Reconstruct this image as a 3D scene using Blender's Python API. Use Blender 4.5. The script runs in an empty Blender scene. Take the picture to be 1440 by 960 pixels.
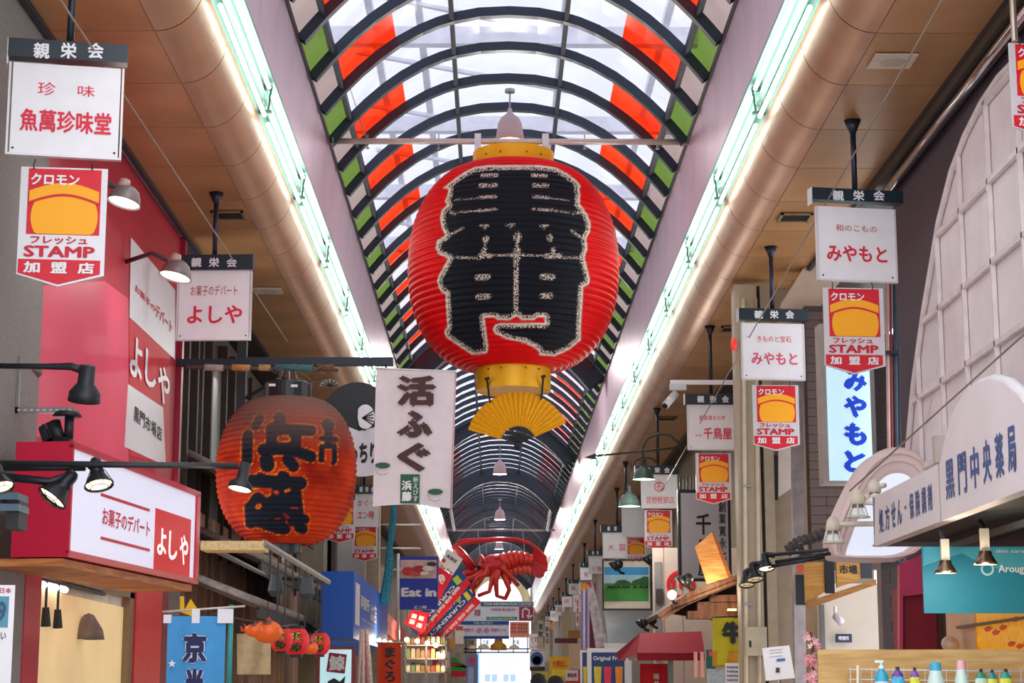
import bpy, math, random
import numpy as np
from mathutils import Vector, Matrix
random.seed(7)
sc = bpy.context.scene
col = sc.collection
PI = math.pi
# ---------------------------------------------------------------- camera, sky, exposure
FPX, PITCH, YAW, CAMZ = 2650.0, math.radians(10.48), math.radians(-0.49), 1.5
cd = bpy.data.cameras.new('camera'); cam = bpy.data.objects.new('camera', cd); col.objects.link(cam)
cd.sensor_width = 36; cd.lens = FPX / 1440 * 36; cd.clip_end = 600
cam.location = (0, 0, CAMZ); cam.rotation_euler = (PI / 2 + PITCH, 0, YAW)
sc.camera = cam
w = bpy.data.worlds.new('sky'); sc.world = w; w.use_nodes = True
bg = w.node_tree.nodes['Background']; bg.inputs[0].default_value = (0.93, 0.94, 1.0, 1); bg.inputs[1].default_value = 1.95
sc.view_settings.view_transform = 'Standard'; sc.view_settings.look = 'None'
sc.view_settings.exposure = 0.38; sc.view_settings.gamma = 1
TUBE = 10.0
sc.cycles.max_bounces = 8; sc.cycles.transparent_max_bounces = 24
sc.cycles.diffuse_bounces = 5; sc.cycles.caustics_reflective = False; sc.cycles.caustics_refractive = False
sc.cycles.sample_clamp_indirect = 4
# ---------------------------------------------------------------- projection
CM = Matrix.Translation(cam.location) @ cam.rotation_euler.to_matrix().to_4x4()
C0 = Vector(cam.location); R3 = CM.to_3x3(); R3i = np.array(R3.inverted())
def ray(px, py): return R3 @ Vector(((px - 720) / FPX, (480 - py) / FPX, -1))
def at(px, py, Y):
    d = ray(px, py); return C0 + d * (Y / d.y)
def atx(px, py, X):
    d = ray(px, py); return C0 + d * (X / d.x)
def atz(px, py, Z):
    d = ray(px, py); return C0 + d * ((Z - CAMZ) / d.z)
def project(P):
    q = (np.asarray(P) - np.array(C0)) @ R3i.T
    return 720 + FPX * q[:, 0] / -q[:, 2], 480 - FPX * q[:, 1] / -q[:, 2]
# ---------------------------------------------------------------- materials
def lin(h):
    if not isinstance(h, str): return tuple(h)[:3]
    c = [int(h[i:i + 2], 16) / 255 for i in (0, 2, 4)]
    return tuple(x / 12.92 if x <= .04045 else ((x + .055) / 1.055) ** 2.4 for x in c)
MATS = {}
def mat(h, rough=.5, metal=0., em=0., var=.1, scale=6., bump=0., trans=0., bscale=40., name=None):
    key = (h, rough, metal, em, var, scale, bump, trans, bscale)
    if key in MATS: return MATS[key]
    m = bpy.data.materials.new(name or ('surface_' + str(h))); m.use_nodes = True; MATS[key] = m
    nt = m.node_tree; N = nt.nodes; L = nt.links; b = N['Principled BSDF']; c = lin(h)
    b.inputs['Roughness'].default_value = rough; b.inputs['Metallic'].default_value = metal
    tc = N.new('ShaderNodeTexCoord')
    nz = N.new('ShaderNodeTexNoise'); nz.inputs['Scale'].default_value = scale; nz.inputs['Detail'].default_value = 3
    L.new(tc.outputs['Object'], nz.inputs['Vector'])
    r = N.new('ShaderNodeValToRGB'); r.color_ramp.elements[0].position = .3; r.color_ramp.elements[1].position = .7
    r.color_ramp.elements[0].color = (*[x * (1 - var) for x in c], 1)
    r.color_ramp.elements[1].color = (*[min(1, x * (1 + var)) for x in c], 1)
    L.new(nz.outputs['Fac'], r.inputs['Fac']); L.new(r.outputs['Color'], b.inputs['Base Color'])
    if em:
        L.new(r.outputs['Color'], b.inputs['Emission Color']); b.inputs['Emission Strength'].default_value = em
    if bump:
        n2 = N.new('ShaderNodeTexNoise'); n2.inputs['Scale'].default_value = bscale; n2.inputs['Detail'].default_value = 4
        L.new(tc.outputs['Object'], n2.inputs['Vector'])
        bp = N.new('ShaderNodeBump'); bp.inputs['Strength'].default_value = bump; bp.inputs['Distance'].default_value = .01
        L.new(n2.outputs['Fac'], bp.inputs['Height']); L.new(bp.outputs['Normal'], b.inputs['Normal'])
    return m
def pane_mat(name, c, streak):
    m = bpy.data.materials.new(name); m.use_nodes = True; nt = m.node_tree; N = nt.nodes; L = nt.links
    N.remove(N['Principled BSDF']); o = N['Material Output']
    t = N.new('ShaderNodeBsdfTransparent'); d = N.new('ShaderNodeBsdfTranslucent'); g = N.new('ShaderNodeBsdfGlossy')
    g.inputs['Roughness'].default_value = .25
    tc = N.new('ShaderNodeTexCoord'); nz = N.new('ShaderNodeTexNoise'); nz.inputs['Scale'].default_value = 1.3; nz.inputs['Detail'].default_value = 4
    r = N.new('ShaderNodeValToRGB'); r.color_ramp.elements[0].position = .4; r.color_ramp.elements[1].position = .62
    r.color_ramp.elements[0].color = (*[x * (1 - streak) for x in c], 1); r.color_ramp.elements[1].color = (*c, 1)
    L.new(tc.outputs['Object'], nz.inputs['Vector']); L.new(nz.outputs['Fac'], r.inputs['Fac'])
    for n in (t, d): L.new(r.outputs['Color'], n.inputs['Color'])
    a = N.new('ShaderNodeMixShader'); a.inputs[0].default_value = .25; L.new(t.outputs[0], a.inputs[1]); L.new(d.outputs[0], a.inputs[2])
    b = N.new('ShaderNodeMixShader'); b.inputs[0].default_value = .04; L.new(a.outputs[0], b.inputs[1]); L.new(g.outputs[0], b.inputs[2])
    L.new(b.outputs[0], o.inputs['Surface']); return m
def wood_mat(a, b_, scale=3, axis=(1, 1, 12), rough=.6):
    m = bpy.data.materials.new('wood'); m.use_nodes = True; nt = m.node_tree; N = nt.nodes; L = nt.links; b = N['Principled BSDF']
    tc = N.new('ShaderNodeTexCoord'); mp = N.new('ShaderNodeMapping'); mp.inputs['Scale'].default_value = axis
    nz = N.new('ShaderNodeTexNoise'); nz.inputs['Scale'].default_value = scale; nz.inputs['Detail'].default_value = 5
    r = N.new('ShaderNodeValToRGB'); r.color_ramp.elements[0].color = (*lin(a), 1); r.color_ramp.elements[1].color = (*lin(b_), 1)
    r.color_ramp.elements[0].position = .35; r.color_ramp.elements[1].position = .65
    L.new(tc.outputs['Object'], mp.inputs[0]); L.new(mp.outputs[0], nz.inputs['Vector']); L.new(nz.outputs['Fac'], r.inputs['Fac'])
    L.new(r.outputs['Color'], b.inputs['Base Color']); b.inputs['Roughness'].default_value = rough
    return m
WHITE = mat('e9e8ec', .35, var=.03); BLACK = mat('17191d', .4); HEAD = mat('1c2b36', .35, var=.05); RED = mat('d4142b', .45, var=.04)
LRED = mat('d81f3c', .5, var=.05); ORANGE = mat('ffae10', .5, var=.02); DARKM = mat('2a3446', .4, .3); SLATE = mat('222b3a', .45, .2)
STEEL = mat('9a9698', .35, .7); GREYM = mat('6c6f75', .4, .5); INK = mat('101318', .5); BLUE = mat('1549c4', .5); CREAM = mat('e4dccb', .6, var=.05)
YELLOW = mat('e8b410', .45, var=.06); BULB = mat('fff0c8', .5, em=5, var=0); LITWHITE = mat('eaf0ff', .4, em=.9, var=.02)
POLE = mat('2c3240', .35, .5); BEIGE = mat('a89c86', .6, var=.06); BROWN = wood_mat('3a2118', '6b3a26'); OLDWOOD = wood_mat('2a211d', '5d4a3f', axis=(8, 8, 1))
TANWOOD = wood_mat('b98f52', 'd2ad6e', axis=(1, 1, 9)); DARKWOOD = wood_mat('1f1815', '3b2c25', axis=(1, 6, 6)); WHITEM = mat('d8d6da', .3, .2, var=.03)
# ---------------------------------------------------------------- mesh building
class M:
    def __init__(s): s.v = []; s.f = []
    def add(s, v, f):
        n = len(s.v); s.v += [tuple(x) for x in v]; s.f += [tuple(i + n for i in q) for q in f]; return s
    def box(s, a, b):
        x0, y0, z0 = a; x1, y1, z1 = b
        return s.add([(x0, y0, z0), (x1, y0, z0), (x1, y1, z0), (x0, y1, z0), (x0, y0, z1), (x1, y0, z1), (x1, y1, z1), (x0, y1, z1)],
                     [(0, 3, 2, 1), (4, 5, 6, 7), (0, 1, 5, 4), (1, 2, 6, 5), (2, 3, 7, 6), (3, 0, 4, 7)])
    def cyl(s, p, q, r, n=10, r2=None, cap=True):
        p = Vector(p); q = Vector(q); r2 = r if r2 is None else r2; d = (q - p).normalized()
        a = d.orthogonal().normalized(); b = d.cross(a)
        v = [p + (a * math.cos(2 * PI * i / n) + b * math.sin(2 * PI * i / n)) * r for i in range(n)] + \
            [q + (a * math.cos(2 * PI * i / n) + b * math.sin(2 * PI * i / n)) * r2 for i in range(n)]
        f = [(i, (i + 1) % n, n + (i + 1) % n, n + i) for i in range(n)]
        if cap: f += [tuple(range(n))[::-1], tuple(range(n, 2 * n))]
        return s.add(v, f)
    def tube(s, pts, r, n=8):
        pts = [Vector(p) for p in pts]; rr = r if isinstance(r, (list, tuple)) else [r] * len(pts); v = []; f = []
        a = None
        for k, p in enumerate(pts):
            d = (pts[min(k + 1, len(pts) - 1)] - pts[max(k - 1, 0)]).normalized()
            a = d.orthogonal().normalized() if a is None else (a - d * a.dot(d)).normalized()
            b = d.cross(a)
            v += [p + (a * math.cos(2 * PI * i / n) + b * math.sin(2 * PI * i / n)) * rr[k] for i in range(n)]
        for k in range(len(pts) - 1):
            f += [(k * n + i, k * n + (i + 1) % n, (k + 1) * n + (i + 1) % n, (k + 1) * n + i) for i in range(n)]
        f += [tuple(range(n))[::-1], tuple(range((len(pts) - 1) * n, len(pts) * n))]
        return s.add(v, f)
    def lathe(s, prof, n=24, c=(0, 0, 0), T=None):
        v = []; f = []; m = len(prof)
        for r, z in prof:
            for i in range(n):
                p = Vector((r * math.cos(2 * PI * i / n), r * math.sin(2 * PI * i / n), z))
                if T is not None: p = T @ p
                v.append(p + Vector(c))
        for k in range(m - 1):
            f += [(k * n + i, k * n + (i + 1) % n, (k + 1) * n + (i + 1) % n, (k + 1) * n + i) for i in range(n)]
        return s.add(v, f)
    def prism(s, poly, y0, y1):      # polygon in (x, z), extruded along y
        n = len(poly)
        if sum(poly[i][0] * poly[(i + 1) % n][1] - poly[(i + 1) % n][0] * poly[i][1] for i in range(n)) < 0: poly = poly[::-1]
        v = [(x, y0, z) for x, z in poly] + [(x, y1, z) for x, z in poly]
        return s.add(v, [tuple(range(n)), tuple(range(n, 2 * n))[::-1]] + [(i, n + i, n + (i + 1) % n, (i + 1) % n) for i in range(n)])
def mesh(name, m, material, smooth=False):
    me = bpy.data.meshes.new(name); me.from_pydata(m.v, [], m.f); me.materials.append(material)
    if smooth: me.polygons.foreach_set('use_smooth', [True] * len(me.polygons))
    me.update(); return me
def link(name, me, parent=None, loc=None):
    o = bpy.data.objects.new(name, me); col.objects.link(o)
    if parent is not None: o.parent = parent
    if loc: o.location = loc
    return o
def obj(name, m, material, parent=None, smooth=False): return link(name, mesh(name, m, material, smooth), parent)
def tag(o, label=None, cat=None, group=None, kind=None):
    for k, v in (('label', label), ('category', cat), ('group', group), ('kind', kind)):
        if v: o[k] = v
    return o
def thing(name, label, cat, loc=(0, 0, 0), rz=0, group=None, kind=None):
    o = bpy.data.objects.new(name, None); col.objects.link(o); o.location = loc; o.rotation_euler = (0, 0, rz); o.empty_display_size = .1
    return tag(o, label, cat, group, kind)
def copy_tree(o, parent=None):
    c = o.copy(); col.objects.link(c)
    if parent is not None: c.parent = parent
    for ch in list(o.children): copy_tree(ch, c)
    return c
TX = {}
def glyphs(s, bold=.02):
    k = (s, bold)
    if k in TX: return TX[k]
    c = bpy.data.curves.new('t', 'FONT'); c.body = s; c.resolution_u = 2; c.size = 1
    o = bpy.data.objects.new('t', c); col.objects.link(o); bpy.context.view_layer.update()
    me = bpy.data.meshes.new_from_object(o.evaluated_get(bpy.context.evaluated_depsgraph_get()))
    v = np.array([x.co[:2] for x in me.vertices]) if len(me.vertices) else np.zeros((1, 2)); f = [tuple(p.vertices) for p in me.polygons]
    bpy.data.objects.remove(o); bpy.data.curves.remove(c); bpy.data.meshes.remove(me)
    if bold > .013:        # heavier weight: the same glyphs laid side by side
        n = len(v); sh = [(0, 0), (-bold, 0), (bold, 0), (0, bold * .8), (0, -bold * .8)]
        f = [tuple(i + n * j for i in q) for j in range(5) for q in f]; v = np.concatenate([v + np.array(d) for d in sh])
        z = np.repeat(np.arange(5), n) * 2e-4
    else: z = np.zeros(len(v))
    lo = v.min(0); sp = np.maximum(v.max(0) - lo, 1e-6); q = (v - lo) / sp
    TX[k] = (np.column_stack([q, z]), f, sp[0] / sp[1]); return TX[k]
def textm(m, s, x0, z0, x1, z1, y=-.004, bold=.02, vert=False, keep=False):
    if vert:
        n = len(s); h = (z1 - z0) / n
        for i, ch in enumerate(s):
            if ch != ' ': textm(m, ch, x0, z1 - h * (i + 1) + h * .06, x1, z1 - h * i - h * .06, y, bold)
        return m
    v, f, asp = glyphs(s, bold)
    if keep:
        W_ = min(x1 - x0, (z1 - z0) * asp); cx = (x0 + x1) / 2; x0, x1 = cx - W_ / 2, cx + W_ / 2
    return m.add([(x0 + a * (x1 - x0), y - c, z0 + b * (z1 - z0)) for a, b, c in v], f)
class Frame:
    """a thing standing in a vertical plane; pixel pairs are intersected with that plane and stored as local metres"""
    def __init__(s, name, label, cat, px, py, Y=None, X=None, rz=0, group=None, root=None, kind=None):
        s.o = at(px, py, Y) if Y is not None else atx(px, py, X)
        s.rz = math.radians(rz)
        s.U = Vector((math.cos(s.rz), math.sin(s.rz), 0)); s.N = Vector((-s.U.y, s.U.x, 0))
        s.root = root or thing(name, label, cat, s.o, s.rz, group, kind)
    def uv(s, px, py):
        d = ray(px, py); t = (s.o - C0).dot(s.N) / d.dot(s.N); p = C0 + d * t - s.o
        return p.dot(s.U), p.z
    def box(s, name, x0, y0, x1, y1, mt, a=0, b=.03, parent=None, **k):
        ym = (y0 + y1) / 2; u0 = s.uv(x0, ym)[0]; u1 = s.uv(x1, ym)[0]; v1 = s.uv(x0, y0)[1]; v0 = s.uv(x1, y1)[1]
        return obj(name, M().box((u0, a, v0), (u1, b, v1)), mt, parent or s.root)
    def poly(s, name, pts, mt, a=0, b=.03, parent=None):
        return obj(name, M().prism([s.uv(*p) for p in pts], a, b), mt, parent or s.root)
    def text(s, t, x0, y0, x1, y1, mt, y=-.004, bold=.02, vert=False, parent=None, name='lettering', keep=False):
        u0, v1 = s.uv(x0, y0); u1, v0 = s.uv(x1, y1)
        return obj(name, textm(M(), t, u0, v0, u1, v1, y, bold, vert, keep), mt, parent or s.root)
    def tube(s, name, pts, r, mt, y=0, n=8, parent=None):
        return obj(name, M().tube([(s.uv(p[0], p[1])[0], p[2] if len(p) > 2 else y, s.uv(p[0], p[1])[1]) for p in pts], r, n), mt, parent or s.root, True)
def strokes(m, fr, segs, r, y):
    for sg in segs:
        p = [fr.uv(*q) for q in sg]
        for a, b in zip(p, p[1:]):
            a = Vector(a); b = Vector(b); d = (b - a).normalized(); q = Vector((-d.y, d.x)) * r; a = a - d * r * .5; b = b + d * r * .5
            m.add([((a + q).x, y, (a + q).y), ((a - q).x, y, (a - q).y), ((b - q).x, y, (b - q).y), ((b + q).x, y, (b + q).y)], [(0, 1, 2, 3)])
    return m
# ================================================================ the arcade shell
XC = .165; G = CAMZ            # heights below are above the eye, G lifts them to the floor
Y0, Y1 = 6.0, 141.0; ZS = 5.5
floor = obj('floor', M().box((-6, 2, -.1), (6, 170, 0)), mat('c2b8b0', .4, var=.1, scale=1.5), None); tag(floor, 'pale grey paved arcade floor', None, None, 'structure')
SOF = mat('ba8a58', .38, .25, var=.16, scale=1.2, bump=.35, bscale=60); COVE = mat('b98a6c', .38, .4, var=.1, scale=1.5, bump=.3, bscale=60)
FAS = mat('dcc4d0', .32, .35, var=.1, scale=1.0, bump=.15, bscale=30); TRAY = mat('86ac9e', .5, .1, var=.05)
PW = 1.405; YP0 = 16.68
bays = [YP0 + PW * k for k in range(-7, 89)]
for side, sg in (('left', -1), ('right', 1)):
    root = thing('ceiling_' + side, 'coppery brown soffit of square metal panels along the %s side' % side, None, (XC, 0, G), 0, None, 'structure')
    def X(s_): return sg * s_
    # backing
    m = M(); m.box((min(X(2.7), X(4.3)), Y0, ZS + .46), (max(X(2.7), X(4.3)), Y1, ZS + .5)); obj('roof_deck', m, DARKM, root)
    g = .008
    pm = mesh('soffit_panel', M().box((min(X(3.065 + g), X(3.97)), g, ZS), (max(X(3.065 + g), X(3.97)), PW - g, ZS + .03)), SOF)
    m = M(); n = 8
    # quarter round: bulges downwards and inwards
    v = []
    for k in range(n + 1):
        a = PI / 2 * k / n
        v += [(X(3.065 - .405 * math.sin(a)), y, ZS + .42 * (1 - math.cos(a))) for y in (g, PW - g)]
    m.add(v, [(2 * k, 2 * k + 1, 2 * k + 3, 2 * k + 2) for k in range(n)])
    cm = mesh('cornice_panel', m, COVE, True)
    fm = mesh('fascia_panel', M().add([(X(2.57), .005, 6.3), (X(2.57), PW - .005, 6.3), (X(2.5), PW - .005, 7.5), (X(2.5), .005, 7.5)], [(0, 1, 2, 3)]).add(
        [(X(2.6), 0, 6.3), (X(2.6), PW, 6.3), (X(2.53), PW, 7.5), (X(2.53), 0, 7.5)], [(0, 1, 2, 3)]), FAS)
    for y in bays:
        if y > 11 and y + PW < Y1:
            link('soffit_panel', pm, root, (0, y, 0)); link('cornice_panel', cm, root, (0, y, 0)); link('fascia_panel', fm, root, (0, y, 0))
    obj('light_tray', M().add([(X(2.66), 11, 5.92), (X(2.66), Y1, 5.92), (X(2.60), Y1, 6.28), (X(2.60), 11, 6.28)], [(0, 1, 2, 3)]).box(
        (min(X(2.5), X(2.58)), 11, 6.27), (max(X(2.5), X(2.58)), Y1, 6.31)), TRAY, root)
    obj('edge_trim', M().box((min(X(3.95), X(4.0)), 11, ZS - .05), (max(X(3.95), X(4.0)), Y1, ZS + .05)).box(
        (min(X(2.47), X(2.53)), 11, 7.47), (max(X(2.47), X(2.53)), Y1, 7.53)), SLATE, root)
    # fluorescent fixtures
    tm = mesh('tube', M().cyl((X(2.53), .12, 6.16), (X(2.53), 3.3, 6.16), .022, 8, cap=True), mat('eafff5', .4, em=TUBE, var=0))
    tm2 = mesh('tube', M().cyl((X(2.57), .12, 5.86), (X(2.57), 3.3, 5.86), .022, 8, cap=True), mat('eafff5', .4, em=TUBE, var=0))
    bm = mesh('bracket', M().box((min(X(2.52), X(2.66)), -.03, 5.94), (max(X(2.52), X(2.66)), .03, 5.97)).box((min(X(2.52), X(2.62)), -.03, 6.2), (max(X(2.52), X(2.62)), .03, 6.24)).cyl((X(2.56), 0, 5.94), (X(2.53), 0, 6.22), .012, 6), mat('4f6f66', .5, .3))
    hm = mesh('housing', M().box((min(X(2.57), X(2.61)), .05, 6.04), (max(X(2.57), X(2.61)), 3.4, 6.11)), mat('b4d4c8', .4, .1))
    y = 12.0; i = 0
    while y < Y1 - 4:
        t = thing('fluorescent_light', 'twin white fluorescent tube fixture in the row along the %s cornice' % side, 'light', (XC, y, G), 0, 'fluorescent fixtures along the %s cornice' % side)
        link('tube', tm, t); link('tube', tm2, t); link('bracket', bm, t); link('housing', hm, t)
        y += 3.5
# vault
def vz(s_): return 7.5 + 1.41 * (1 - (abs(s_) / 2.5) ** 2.3)
vault = thing('ceiling_vault', 'glazed barrel vault with dark ribs and white, red, green and beige panes', None, (XC, 0, G), 0, None, 'structure')
SS = [-2.5, -2.46, -2.4, -2.3, -2.2, -2.0, -1.75, -1.5, -1.2, -.95, -.76, -.4, 0, .4, .76, .95, 1.2, 1.5, 1.75, 2.0, 2.2, 2.3, 2.4, 2.46, 2.5]
def ribm(dep, wid, z_off=0):
    m = M(); v = []
    for s_ in SS:
        z = vz(s_); e = .001; dz = (vz(min(s_ + e, 2.5)) - vz(max(s_ - e, -2.5))); ds = (min(s_ + e, 2.5) - max(s_ - e, -2.5)); nx, nz = -dz, ds; l = math.hypot(nx, nz); nx /= l; nz /= l
        v += [(s_, -wid / 2, z), (s_, wid / 2, z), (s_ - nx * dep, wid / 2, z - nz * dep), (s_ - nx * dep, -wid / 2, z - nz * dep)]
    f = []
    for k in range(len(SS) - 1):
        for i in range(4): f.append((4 * k + i, 4 * k + (i + 1) % 4, 4 * k + 4 + (i + 1) % 4, 4 * k + 4 + i))
    return m.add(v, f)
RP = 1.38; RY = 23.8
rm = mesh('rib', ribm(.125, .12), SLATE); wm = mesh('arch_beam', ribm(.5, .35), SLATE)
def panem(a, b, mt):
    pts = [s_ for s_ in SS if a - 1e-6 <= s_ <= b + 1e-6]; m = M()
    m.add([(s_, y, vz(s_) + .02) for s_ in pts for y in (0, RP)], [(2 * k, 2 * k + 1, 2 * k + 3, 2 * k + 2) for k in range(len(pts) - 1)])
    return m, mesh('pane', m, mt)
PWH = pane_mat('frosted_white_pane', (.43, .437, .50), .1); PRD = pane_mat('red_pane', (.75, .03, .006), .15)
PGR = pane_mat('green_pane', (.08, .13, .025), .1); PBG = pane_mat('beige_pane', (.22, .165, .155), .1)
cols = [(-2.5, -2.2, 'L'), (-2.2, -1.5, 'R'), (-1.5, -.76, 'W'), (-.76, .76, 'W'), (.76, 1.5, 'W'), (1.5, 2.2, 'R'), (2.2, 2.5, 'L')]
pm_ = {}
for a, b, c in cols:
    for nm, mt in (('W', PWH), ('R', PRD), ('G', PGR), ('B', PBG)): pm_[(a, nm)] = panem(a, b, mt)
far = {k: M() for k in 'WRGB'}
for k in range(-9, 85):
    y = RY + RP * k
    link('rib', rm, vault, (0, y, 0))
    for a, b, c in cols:
        nm = 'W' if c == 'W' else (('R' if k % 2 else 'W') if c == 'R' else ('B' if k % 2 else 'G'))
        if k < 32: link('pane', pm_[(a, nm)][1], vault, (0, y, 0))
        else:
            src = pm_[(a, nm)][0]; far[nm].add([(p[0], p[1] + y, p[2]) for p in src.v], src.f)
for nm, mt in (('W', PWH), ('R', PRD), ('G', PGR), ('B', PBG)):
    o = obj('far_panes', far[nm], mt, vault); o['kind'] = 'stuff'
for y in (45.5, 61.4, 77.2, 93, 109, 125, 139): link('arch_beam', wm, vault, (0, y, 0))
for s_ in (-2.2, -.76, .76, 2.2):
    z = vz(s_); obj('purlin', M().box((s_ - .03, 11, z - .12), (s_ + .03, Y1, z - .0)), SLATE, vault)
# pale steelwork over the vault, seen through the frosted panes
m = M()
for y in range(20, 50, 5):
    m.box((-3, y, 10.6), (3.2, y + .22, 10.9)); m.box((-3, y + 2.3, 11.4), (3.2, y + 2.38, 11.5))
for x in (-2.3, -1.5, .9, 2.6): m.box((x, 18, 10.9), (x + .12, 50, 11.05))
for k in range(10): m.cyl((-2.6, 19 + 3 * k, 10.8), (1.6, 22 + 3 * k, 11.0), .05, 6)
so = obj('outer_steelwork', m, mat('f0f0f8', .6)); so.location = (XC, 0, G); tag(so, 'pale steel scaffold frame standing above the glazed vault', None, None, 'structure')
# end gable
m = M(); pts = []
for k in range(25):
    a = PI * k / 24; pts.append((2.45 * math.cos(a), 6.3 + 2.5 * math.sin(a)))
inn = [(x * .74, 6.3 + (z - 6.3) * .74) for x, z in pts]
m.add([(x, 0, z) for x, z in pts] + [(x, 0, z) for x, z in inn], [(k, k + 1, 25 + k + 1, 25 + k) for k in range(24)])
m.add([(x, .3, z) for x, z in pts] + [(x, .3, z) for x, z in inn], [(k, k + 1, 25 + k + 1, 25 + k) for k in range(24)])
m.add([(x, 0, z) for x, z in inn] + [(x, .3, z) for x, z in inn], [(k, k + 1, 25 + k + 1, 25 + k) for k in range(24)])
go = obj('wall_gable', m, mat('e6d3a0', .6)); go.location = (XC, Y1 + .3, G); tag(go, 'cream arched gable at the far end of the arcade', None, None, 'structure')
m = M().box((-2.6, Y1 + .2, 5.5), (-2.4, Y1 + .5, 8.9)).box((2.4, Y1 + .2, 5.5), (2.6, Y1 + .5, 8.9)).box((-4, Y1 + .2, 5.4), (4, Y1 + .5, 5.9))
o = obj('trim_1', m, mat('8e8278', .6)); o.location = (XC, 0, G); o['kind'] = 'structure'
# ================================================================ side walls
STUC = mat('8f8a86', .9, var=.12, scale=30, bump=.8, bscale=90)
def wallbox(name, a, b, mt, label):
    return tag(obj(name, M().box(a, b), mt), label, None, None, 'structure')
wallbox('wall_left_near', (-4.6, 8, 0), (-3.86, 15.75, 7.0), STUC, 'grey stucco wall at the near left')
wallbox('wall_left', (-5.4, 24, 0), (-4.75, 45, 7.0), DARKWOOD, 'dark timber shop wall on the left')
wallbox('wall_left_far', (-5.0, 45, 0), (-4.1, 142, 7.0), mat('8c7f72', .8, var=.3, scale=.35), 'weathered shop fronts far down the left side')
wallbox('wall_right_near', (4.3, 8, 0), (4.9, 19.8, 7.05), mat('4c3f49', .7, var=.1), 'dull purple wall at the near right')
wallbox('wall_right', (4.55, 26, 0), (5.2, 48, 7.05), mat('8b7a6a', .8, var=.15, scale=1), 'pale brown shop wall on the right')
wallbox('wall_right_far', (4.15, 48, 0), (5.0, 142, 7.05), mat('93877a', .8, var=.3, scale=.35), 'weathered shop fronts far down the right side')
wallbox('ceiling_outer_left', (-6.2, 8, 7.06), (-3.8, 142, 7.2), mat('3b2c24', .7), 'dark boards above the left shop fronts')
wallbox('ceiling_outer_right', (4.1, 8, 7.06), (6.2, 142, 7.2), mat('3b2c24', .7), 'dark boards above the right shop fronts')
# ================================================================ the great lantern
def polydist(px, py, poly):
    inside = np.zeros(px.shape, bool); d = np.full(px.shape, 1e9); n = len(poly)
    for i in range(n):
        x0, y0 = poly[i]; x1, y1 = poly[(i + 1) % n]
        c = ((y0 > py) != (y1 > py)) & (px < (x1 - x0) * (py - y0) / (y1 - y0 + 1e-12) + x0); inside ^= c
        d = np.minimum(d, segdist(px, py, x0, y0, x1, y1))
    return np.where(inside, d, -d)
def segdist(px, py, x0, y0, x1, y1):
    dx, dy = x1 - x0, y1 - y0; t = np.clip(((px - x0) * dx + (py - y0) * dy) / (dx * dx + dy * dy + 1e-9), 0, 1)
    return np.hypot(px - x0 - t * dx, py - y0 - t * dy)
def lantern_body(c, zb, zt, R, rb, rt, rings, n, sub, amp, material, parent, paint=None, ex=.5):
    """ribbed paper body turned round the z axis; paint(px, py) returns vertex colours"""
    ts = np.linspace(-1, 1, 400); mid = (rb + (rt - rb) * (ts + 1) / 2)
    rr = mid + (R - mid) * np.maximum(0, 1 - np.abs(ts) ** 2.15) ** ex; zz = zb + (zt - zb) * (ts + 1) / 2
    L = np.concatenate([[0], np.cumsum(np.hypot(np.diff(rr), np.diff(zz)))]); K = rings * sub
    q = np.linspace(0, L[-1], K + 1); r = np.interp(q, L, rr); z = np.interp(q, L, zz)
    dr = np.gradient(r); dz = np.gradient(z); l = np.hypot(dr, dz); b = amp * np.abs(np.sin(PI * np.arange(K + 1) / sub))
    r2 = r + b * dz / l; z2 = z - b * dr / l
    th = np.linspace(0, 2 * PI, n, endpoint=False) - PI / 2
    V = np.stack([np.outer(r2, np.cos(th)), np.outer(r2, np.sin(th)), np.repeat(z2[:, None], n, 1)], -1).reshape(-1, 3)
    i, k = np.meshgrid(np.arange(n), np.arange(K)); i = i.ravel(); k = k.ravel(); j = (i + 1) % n
    F = np.stack([k * n + i, k * n + j, (k + 1) * n + j, (k + 1) * n + i], 1)
    me = bpy.data.meshes.new('paper_body'); me.vertices.add(len(V)); me.vertices.foreach_set('co', V.ravel())
    me.loops.add(F.size); me.loops.foreach_set('vertex_index', F.ravel()); me.polygons.add(len(F))
    me.polygons.foreach_set('loop_start', np.arange(len(F)) * 4); me.polygons.foreach_set('loop_total', np.full(len(F), 4))
    me.polygons.foreach_set('use_smooth', np.ones(len(F), bool)); me.update(); me.validate(); me.materials.append(material)
    if paint:
        W_ = V + np.array(c); px, py = project(W_); front = (V[:, 1] < R * .25)
        colr = np.zeros((len(V), 4)); colr[:, 3] = 1; colr[:, :3] = paint(px, py) * front[:, None]
        ca = me.color_attributes.new('paint', 'FLOAT_COLOR', 'POINT'); ca.data.foreach_set('color', colr.ravel())
    return link('paper_body', me, parent)
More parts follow.
